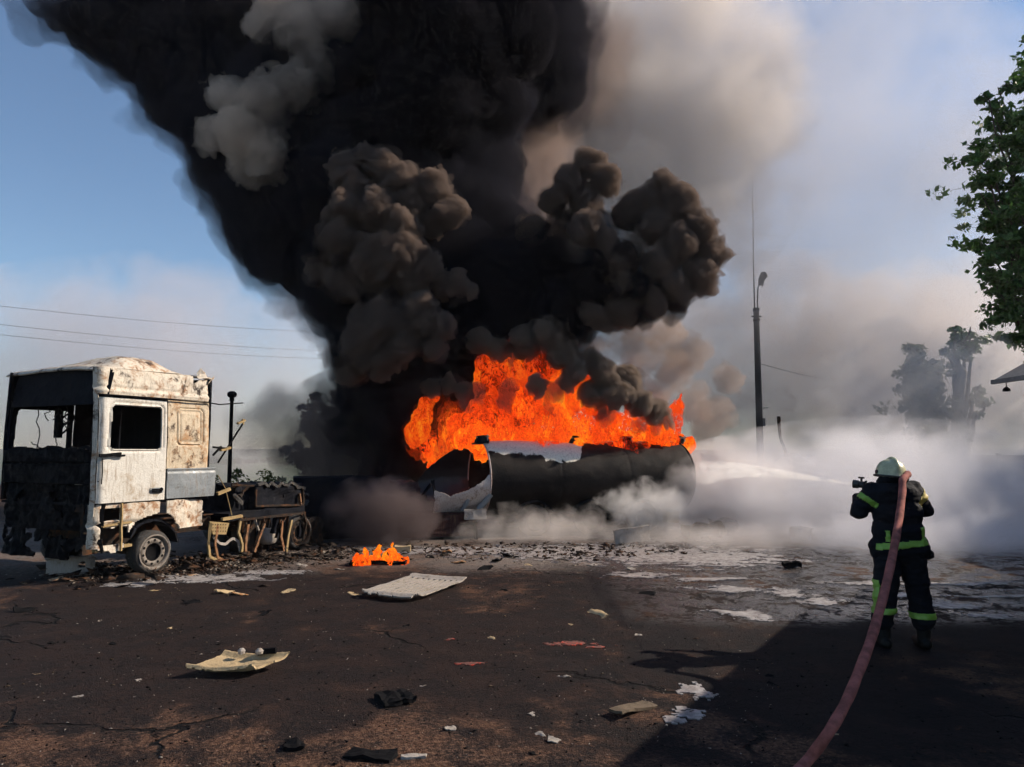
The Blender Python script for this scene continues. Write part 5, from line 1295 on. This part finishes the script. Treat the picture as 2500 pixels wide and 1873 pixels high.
for k, (px, py) in enumerate(spots):
    q = ground_at(px, py); far_ = q.y > 9
    ki = fr_.choice([0, 1, 2, 3, 4, 5, 6]) if far_ else fr_.choice([0, 4, 1, 3, 2])
    o = bpy.data.objects.new("litter_flake", flake_meshes[ki]); COL.objects.link(o)
    s_ = fr_.uniform(.05, .11) if not far_ else fr_.uniform(.10, .26)
    o.location = (q.x, q.y, ground_z(q.x, q.y) - .004); o.scale = (s_ * fr_.uniform(.8, 1.6), s_, s_ * fr_.uniform(.6, 1.2)); o.rotation_euler = (fr_.uniform(-.25, .25), fr_.uniform(-.25, .25), fr_.uniform(0, 6.28))
    lk = ["pale grey", "cream", "rusty brown", "black", "pale grey", "tan", "charcoal"][ki]; wh = "among the litter near the wrecks" if far_ else "on the open near asphalt"
    tag(o, "small curled %s burnt flake lying %s" % (lk, wh), "flake", "%s burnt flakes %s" % (lk, wh))
# fine debris nobody could count: shards round the wrecks and grit over the lot
M_ashy = burnt("ashy_scrap", (0.20, 0.17, 0.14), (0.12, 0.07, 0.04), (0.02, 0.016, 0.014), 0.5, 0.5, 0.9, 3)
def shards(name, label, n, region, size, mat, seed):
    r_ = np.random.default_rng(seed); V = []; F = []; c_ = 0
    while c_ < n:
        px, py = region(r_); q = ground_at(px, py); z = 0.0
        s_ = size(r_) * 1.0
        a = r_.normal(size=(4, 3)); a /= np.linalg.norm(a, axis=1, keepdims=True); a *= s_ * np.array([1, 1, .45])
        a[:, :2] *= r_.uniform(.4, 1.3, size=(1, 2))
        b = len(V); V += [(q.x + w[0], q.y + w[1], max(w[2], -.01) + s_ * .3) for w in a]; F += [(b, b + 1, b + 2), (b, b + 2, b + 3), (b, b + 3, b + 1), (b + 1, b + 3, b + 2)]; c_ += 1
    V = np.array(V); zz = []
    w = np.clip(1 - (np.hypot(V[:, 0], V[:, 1]) - 18) / 12, 0, 1); q = V * np.array([1, 1, 0])
    V[:, 2] += w * (0.05 * fbm(q * 0.35, 3, 3) + 0.022 * fbm(q * 2.2, 3, 9) + 0.008 * fbm(q * 9, 2, 12) - 0.08 * np.clip(fbm(q * 0.9, 3, 40) - 0.12, 0, 1))
    return tag(mesh_obj(name, V, np.array(F), mat), label, kind="stuff")
def line_region(pts, sx, sy):
    def f(r_):
        k = r_.integers(len(pts) - 1); t = r_.uniform(); a, b = pts[k], pts[k + 1]
        return a[0] + (b[0] - a[0]) * t + r_.normal() * sx, a[1] + (b[1] - a[1]) * t + r_.normal() * sy
    return f
base_line = [(150, 1412), (330, 1392), (460, 1385), (560, 1378), (700, 1362), (860, 1350)]
shards("burnt_debris", "ashy shards and scraps heaped along the foot of the burnt truck", 700, line_region(base_line, 24, 9), lambda r: r.uniform(.012, .07), M_ashy, 1)
shards("burnt_debris", "black burnt scraps along the foot of the truck", 2200, line_region(base_line, 30, 12), lambda r: r.uniform(.015, .06) * (1 + 2.5 * (r.uniform() < .12)), M_chassis, 2)
shards("burnt_debris", "brown and rusty scraps under the tank trailer", 900, line_region([(860, 1352), (1150, 1345), (1400, 1352), (1620, 1335), (1750, 1325)], 40, 11), lambda r: r.uniform(.02, .11), M_chassis, 3)
shards("burnt_debris", "pale ashy scraps in front of the tank trailer", 350, line_region([(860, 1355), (1150, 1352), (1400, 1360), (1620, 1345)], 40, 14), lambda r: r.uniform(.012, .05), M_ashy, 4)
shards("fine_litter", "coarse pale chips strewn over the asphalt towards the truck", 260, lambda r: (r.uniform(-60, 1900), 1395 + 300 * r.uniform() ** 1.3), lambda r: r.uniform(.008, .03), M_ashy2, 9)
shards("fine_litter", "fine pale crumbs sprinkled over the open asphalt", 900, lambda r: (r.uniform(-100, 1900), 1400 + 480 * r.uniform() ** 1.6), lambda r: r.uniform(.004, .016), M_plaster, 5)
shards("fine_litter", "fine dark crumbs sprinkled over the open asphalt", 2200, lambda r: (r.uniform(-100, 2600), 1400 + 500 * r.uniform() ** 1.3), lambda r: r.uniform(.005, .022), M_black, 6)
# ---------------------------------------------------------------- smoke and steam
def cauli_warp(seed, a=(.10, .05, .03), f=(1.4, 4.2, 10.0)):
    def w(P):
        Q = P + .25 * np.stack([gnoise(P * 1.1, seed + 50), gnoise(P * 1.1, seed + 51), gnoise(P * 1.1, seed + 52)], 1)
        out = 0
        for k in range(3): out = out + a[k] * (3.0 * np.abs(gnoise(Q * f[k] + k * 7.7, seed + k)) - .55)
        return out
    return w
SMOKE = empty("smoke_plume", (1.5, 18, 2))
tag(SMOKE, "huge black oily smoke plume boiling up from the burning tank and leaning left", "smoke")
soot = smoke_mat("soot_smoke", (0.020, 0.019, 0.024), 2.6)
veil = smoke_mat("thin_soot_smoke", (0.045, 0.045, 0.06), 0.45)
trunk = [
 (960, 900, 19.5, 100), (1120, 880, 19.5, 120), (1290, 850, 19.5, 100), (890, 820, 19.8, 95), (1050, 760, 20, 190), (1250, 740, 20, 170),
 (1400, 740, 20, 90), (880, 700, 20.2, 150), (1020, 600, 20.5, 220), (1180, 620, 20.5, 150), (770, 590, 20.8, 150), (900, 460, 21, 220), (1100, 430, 21, 170),
 (660, 470, 21.2, 140), (620, 350, 21.5, 170), (800, 300, 21.5, 230), (1050, 260, 21.5, 220), (1000, 400, 21.5, 210), (1190, 130, 22, 180), (1290, 60, 22, 150), (500, 200, 22, 160), (1050, 60, 22, 230),
 (600, 100, 22.3, 190), (400, 70, 22.5, 160), (280, 30, 23, 140), (190, -60, 23, 150), (100, -120, 23, 120), (500, -60, 23, 260), (1000, -150, 23, 300), (1320, -120, 23, 200),
 (760, 110, 23.8, 230), (750, -150, 24.0, 300), (900, 950, 19.9, 90), (980, 1020, 19.9, 105), (1100, 980, 19.9, 110), (1230, 960, 20.0, 110), (1350, 960, 20, 80), (880, 1060, 20.2, 75), (960, 1130, 20.2, 90), (1330, 760, 19.6, 120), (1470, 730, 19.8, 90), (720, 520, 22.0, 180), (720, 350, 23.0, 230), (820, 740, 20.4, 90), (1330, 200, 22.2, 110),
]
sp = [pb(*t) for t in trunk]
bd = (np.array([-20, 10, 0.3]), np.array([14, 30, 16]))
rs = np.random.default_rng(3)
fr = fractal_puffs(sp, [(10, 0.25, 0.42, 0.62), (6, 0.25, 0.45, 0.6)], rs)
sdf_mesh("dark_trunk", fr, 0.10, soot, SMOKE, warp=lambda P: 0.5 * fbm(P * 0.9, 5, 5, .6) + .30 * (2.5 * billow(P * 1.1, 3, 66, .55) - .5), bounds=bd)
sv = [(x, y, z, r * 1.12 + .28) for x, y, z, r in sp]
fr = fractal_puffs(sv, [(9, 0.25, 0.45, 0.5), (6, 0.25, 0.5, 0.45)], rs)
sdf_mesh("sooty_veil", fr, 0.13, veil, SMOKE, warp=lambda P: 1.5 * fbm(P * 0.75, 6, 15, .66) - .12, bounds=bd)

brown = smoke_mat("brown_smoke", (0.25, 0.19, 0.158), 9.0)
fringe = smoke_mat("smoke_fringe", (0.17, 0.135, 0.12), 1.7)
def cauli(name, base, seed, voxel=0.04, mat=None, lv=None, k=1.0):
    rs = np.random.default_rng(seed)
    fr = fractal_puffs([pb(*t) for t in base], lv or [(15, 0.30, 0.52, 0.60), (9, 0.28, 0.45, 0.55), (4, .3, .5, .5)], rs)
    if name in ('left_billow', 'right_billow', 'low_billow'):
        hs = fractal_puffs([(x, y, z, r * 1.05 + .03) for x, y, z, r in [pb(*t) for t in base]], [(12, .28, .5, .5), (5, .25, .5, .4)], rs)
        sdf_mesh(name + '_fringe', hs, .055, fringe, SMOKE, warp=lambda P: .34 * fbm(P * 2.6, 5, seed + 3, .65) - .03)
    return sdf_mesh(name, fr, voxel, mat or brown, SMOKE, smooth_k=0.0, warp=cauli_warp(seed, (.10 * k, .075 * k, .035 * k)))
cauli("left_billow", [(845, 415, 18.0, 46), (895, 388, 18, 38), (935, 412, 17.9, 48), (985, 445, 17.8, 48), (1055, 462, 17.8, 50), (1095, 520, 17.8, 45), (1050, 545, 17.8, 38), (1000, 500, 17.7, 45), (870, 470, 17.9, 55),
   (850, 522, 17.5, 52), (920, 515, 17.4, 52), (980, 560, 17.4, 50), (830, 590, 17.6, 62), (980, 622, 17.4, 66), (1040, 650, 17.4, 42), (1005, 685, 17.5, 52), (915, 640, 17.4, 66), (800, 660, 17.9, 50), (850, 690, 17.6, 50),
   (905, 692, 17.3, 28), (870, 705, 17.3, 26), (1118, 692, 17.5, 30), (1150, 712, 17.6, 20), (1080, 705, 17.7, 30), (940, 740, 17.6, 50),
   (890, 775, 17.4, 40), (940, 790, 17.2, 52), (885, 835, 17.3, 56), (1025, 760, 17.2, 46), (1070, 800, 17.2, 42), (1062, 850, 17.2, 34), (985, 840, 17.2, 42), (930, 875, 17.4, 50), (860, 900, 17.8, 45)], 21, .034)
cauli("right_billow", [(1440, 402, 18.4, 38), (1478, 440, 18.4, 42), (1392, 448, 18.4, 42), (1352, 490, 18.5, 38), (1430, 500, 18.5, 45), (1300, 560, 18.8, 40),
   (1432, 560, 17.9, 44), (1470, 588, 17.9, 36), (1620, 452, 18.4, 36), (1592, 492, 18.4, 34), (1655, 500, 18.3, 50), (1700, 560, 18.3, 48), (1738, 618, 18.4, 42), (1712, 675, 18.3, 46), (1655, 590, 18.1, 50), (1655, 715, 18.3, 42), (1600, 555, 18.2, 45),
   (1540, 520, 18.6, 45), (1610, 650, 18.1, 44), (1520, 690, 18.0, 26), (1590, 740, 18.2, 40), (1640, 690, 18.0, 28), (1440, 762, 18.0, 30), (1470, 790, 18.1, 26), (1500, 640, 18.3, 55), (1520, 760, 18.3, 45)], 22, .034)
brown2 = smoke_mat("fresh_brown_smoke", (0.34, 0.27, 0.22), 12.0)
cauli("low_billow", [(1170, 835, 18.2, 34), (1215, 850, 18.3, 30), (1290, 830, 18.2, 40), (1340, 815, 18.1, 45), (1375, 860, 18.1, 40), (1405, 905, 18.0, 34), (1440, 880, 18.3, 32), (1385, 935, 18.0, 26), (1470, 910, 18.2, 34), (1500, 960, 18.3, 38), (1560, 985, 18.4, 36), (1600, 1005, 18.6, 30), (1625, 1030, 18.8, 24),
   (1530, 930, 18.6, 42), (1440, 960, 18.3, 34), (1060, 945, 18.1, 24), (1095, 940, 18.1, 26), (1130, 950, 18.2, 24), (1310, 945, 18.0, 26), (1250, 870, 18.5, 40), (1470, 1000, 18.5, 24)], 23, .030, brown2, k=.8)
cauli("flame_smoke", [(1135, 985, 17.9, 22), (1160, 960, 18.0, 26), (1235, 985, 18.0, 20), (1245, 950, 18.1, 26), (1340, 1000, 18.1, 18), (1480, 1015, 18.3, 22), (1560, 1045, 18.5, 20), (1600, 1050, 18.6, 18), (1350, 960, 18.1, 28)], 27, .03, smoke_mat("thin_brown_smoke", (.25, .19, .16), 3.0), k=.8)
core = [pb(*t) for t in [(1330, 640, 18.8, 70), (1400, 690, 18.7, 85), (1500, 720, 18.7, 75), (1300, 740, 18.8, 80), (1400, 790, 18.7, 70), (1480, 560, 18.8, 50), (1560, 640, 18.6, 60), (1230, 780, 18.8, 65), (1180, 700, 19.0, 80), (1370, 560, 18.8, 50), (1620, 690, 18.7, 62), (1560, 740, 18.8, 60), (1660, 620, 18.7, 55), (1640, 530, 18.7, 45), (1440, 640, 18.5, 70), (1250, 680, 18.9, 70), (1560, 580, 18.6, 45), (1120, 640, 19.2, 90), (795, 590, 17.7, 58), (815, 740, 17.7, 58), (785, 490, 18.0, 50), (835, 860, 17.7, 48), (955, 722, 17.25, 24), (905, 735, 17.35, 26), (845, 640, 17.35, 30), (1350, 640, 18.3, 58), (1420, 705, 18.0, 58), (1525, 615, 17.85, 34), (1560, 700, 17.85, 34), (1455, 655, 17.85, 40), (1380, 790, 18.05, 44), (1300, 700, 18.4, 60), (1380, 540, 18.3, 34), (1570, 770, 18.2, 36), (1640, 760, 18.4, 34)]]
sdf_mesh("dark_shade_core", fractal_puffs(core, [(14, .28, .45, .60), (7, .28, .45, .55)], np.random.default_rng(18)), .055, soot, SMOKE, warp=cauli_warp(61, (.12, .07, .03)))  # soot puffs; their black also stands in for shade inside the billows
greyb = smoke_mat("grey_brown_smoke", (0.50, 0.40, 0.34), 1.3)
cauli("drifting_smoke", [(1780, 930, 20.8, 40), (1750, 1010, 20.6, 45), (1430, 840, 20.0, 45), (1560, 870, 20.2, 60), (1640, 900, 20.2, 55), (1480, 860, 20.4, 55), (1600, 960, 20, 50), (1690, 990, 20.2, 50), (1720, 1050, 20.4, 38), (1620, 820, 20.4, 55), (1680, 860, 20.8, 50), (1540, 800, 20.6, 50)], 24, .06, greyb, k=1.4)
tanb = smoke_mat("tan_smoke", (0.86, 0.72, 0.60), 1.3)
cauli("tan_billow", [(690, 20, 19.4, 75), (740, 70, 19.3, 72), (810, 30, 19.4, 70), (770, 150, 19.3, 55), (870, -5, 19.5, 60), (720, 215, 19.1, 65), (650, 240, 19.0, 68), (560, 235, 19.1, 55), (590, 320, 19.1, 75), (650, 370, 19.1, 60), (520, 330, 19.3, 50), (600, 410, 19.3, 50), (790, 200, 19.3, 36), (640, 60, 19.6, 50)], 25, .07, tanb, k=1.6)
darkc = [(x, y, z, r) for x, y, z, r in [pb(*t) for t in [(960, 150, 19.3, 110), (1060, 260, 19.2, 150), (960, 330, 19.0, 130), (1120, 120, 19.2, 150), (1000, 20, 19.3, 130), (1240, 80, 19.6, 130), (860, 330, 19.1, 60), (840, 420, 19.0, 60), (1200, 260, 19.6, 90)]]]
sdf_mesh("dark_fold", fractal_puffs(darkc, [(12, .25, .42, .62), (6, .25, .45, .6)], np.random.default_rng(8)), .08, soot, SMOKE, warp=lambda P: 0.25 * fbm(P * 1.3, 5, 7, .6) + .22 * (2.5 * billow(P * 1.4, 3, 68, .55) - .5), bounds=bd)

def bank(name, label, px, py, d, rpx, rpy, ry, color, dens, seed, nscale=1.3, thr=0.1, aniso=0.0, gain=2.2, rz=0.0, parent=None, cut=None, detail=3.0):
    """soft bank of thin smoke: density fades from the middle to the rim of an ellipsoid and is broken up by noise"""
    c = at(px, py, d); r = (rpx * d / FPX, ry, rpy * d / FPX)
    bm = bmesh.new(); bmesh.ops.create_icosphere(bm, subdivisions=4, radius=1.0)
    if cut is not None:
        for v in bm.verts:
            v.co.z = max(v.co.z, (cut - c.z) / r[2])
    me = bpy.data.meshes.new(name); bm.to_mesh(me); bm.free()
    o = bpy.data.objects.new(name, me); COL.objects.link(o)
    o.location = c; o.scale = r; o.rotation_euler = (0, 0, rz)
    g = NG(name); p = g.co("Object")
    ln = g.node("ShaderNodeVectorMath", operation='LENGTH'); g.set(ln.inputs[0], p)
    mr = max(r)
    w = g.mapping(p, scale=tuple(x / 3.0 for x in r), loc=(seed * 3.1, seed * 1.7, 0))
    nz = g.noise(w, 1.0 * nscale, detail, 0.58, 0.25)
    f = g.math('SUBTRACT', 1.0, ln.outputs['Value'])
    f = g.math('MULTIPLY_ADD', nz, 1.8, g.math('SUBTRACT', f, 0.9 + thr))
    dd = g.math('MULTIPLY', g.math('MULTIPLY', f, gain, clamp=True), dens)
    v = g.node("ShaderNodeVolumePrincipled")
    g.set(v.inputs["Color"], color); g.set(v.inputs["Density"], dd); g.set(v.inputs["Anisotropy"], aniso)
    me.materials.append(g.vol(v.outputs[0]))
    if parent: o.parent = parent; o.location = c - parent.location
    else: tag(o, label, None, None, 'stuff')
    return o
BEIGE = (0.91, 0.845, 0.80); LILAC = (0.93, 0.92, 0.95)
bank("pale_smoke", "tall soft bank of beige smoke rising behind the black plume", 1480, 280, 28, 560, 560, 4.5, BEIGE, .55, 1, 1.2, .0)
bank("brown_haze_smoke", "soft brown pink smoke between the two dark billows", 1200, 470, 23.5, 260, 360, 2.5, (.62, .48, .42), .8, 12, 1.6, .05)
bank("brown_haze_smoke", "brown shaded smoke trailing off the upper right side of the black plume", 1340, 170, 24.5, 260, 300, 2.4, (.50, .40, .36), .7, 16, 1.8, .02)
bank("pale_smoke", "thin grey smoke haze spreading right across the sky behind the lamp post", 1980, 420, 31, 700, 680, 5, (.90, .87, .885), .15, 2, .7, -.05)
bank("pale_smoke", "creamy mist bank rolling behind the lamp post and the firefighter", 1950, 930, 34, 620, 330, 4, (.96,.90,.87), .45, 3, 1.6, .0, cut=.02)
bank("grey_smoke", "thin grey brown smoke drifting low in the sky behind the burnt cab", 330, 940, 44, 620, 330, 8, (.74, .70, .73), .13, 4, .7, .0, cut=.02)
bank("grey_smoke", "dirty brown smoke hanging between the truck and the tank", 880, 1080, 21, 230, 190, 1.8, (.30, .23, .20), 1.5, 5, 2.4, .02, cut=.02)
bank("grey_smoke", "small brown smoke puff drifting right behind the burnt chassis", 690, 1030, 23.5, 150, 110, 1.2, (.46, .36, .33), .75, 18, 2.4, .05, cut=.02)
bank("grey_smoke", "dark low smoke curling over the ground beside the ground fire", 930, 1260, 16.0, 150, 110, .9, (.20, .16, .16), 2.2, 6, 3.5, .05, cut=.02)
bank("steam", "lilac white steam rolling low over the ground right of the tank", 2150, 1230, 19.0, 600, 215, 5.5, LILAC, .50, 7, 3.2, .06, cut=.02, detail=4)
bank("steam", "sunlit steam rising from behind the end of the tank", 1810, 1230, 18.5, 230, 170, 1.8, (.96, .92, .90), 1.3, 8, 3.0, .10, cut=.02, detail=4)
bank("steam", "white puffs of steam under the rear half of the tank", 1580, 1240, 17.3, 150, 80, .8, (.97, .95, .93), 2.2, 9, 6.5, .22, cut=.02, gain=1.8, detail=4)
bank("steam", "tan steam creeping along the ground under the tank", 1340, 1305, 16.4, 300, 85, 1.0, (.90, .84, .80), 1.1, 10, 6.5, .24, cut=.02, gain=1.6, detail=4)

bank("steam", "low front edge of lilac steam on the wet ground beside the firefighter", 2260, 1325, 14.8, 460, 95, 2.0, LILAC, .7, 13, 4.5, .14, cut=.02, detail=4, gain=1.8)
bank("steam", "sunlit tan mist low over the ground between tank and firefighter", 1780, 1330, 15.6, 300, 70, 1.8, (.96, .90, .86), .7, 14, 4.5, .12, cut=.02, detail=4, gain=1.8)
bank("pale_smoke", "pale pinkish haze low in the sky behind the trees at the right edge", 2480, 900, 46, 520, 330, 6, (.95, .91, .90), .30, 15, 1.0, -.05, cut=.02)
bank("pale_smoke", "thin mist veiling the small trees at the right", 2270, 990, 24.3, 330, 230, 1.8, (.95, .92, .91), .38, 17, 1.8, .0)
# the air of a smoky morning
m = MB(); m.box(-420, 420, -12, 900, -1.0, 24.0)
hz = m.build("haze", smoke_mat("haze_air", (.95, .93, .93), .00025)); tag(hz, "thin smoky morning air", kind="stuff")
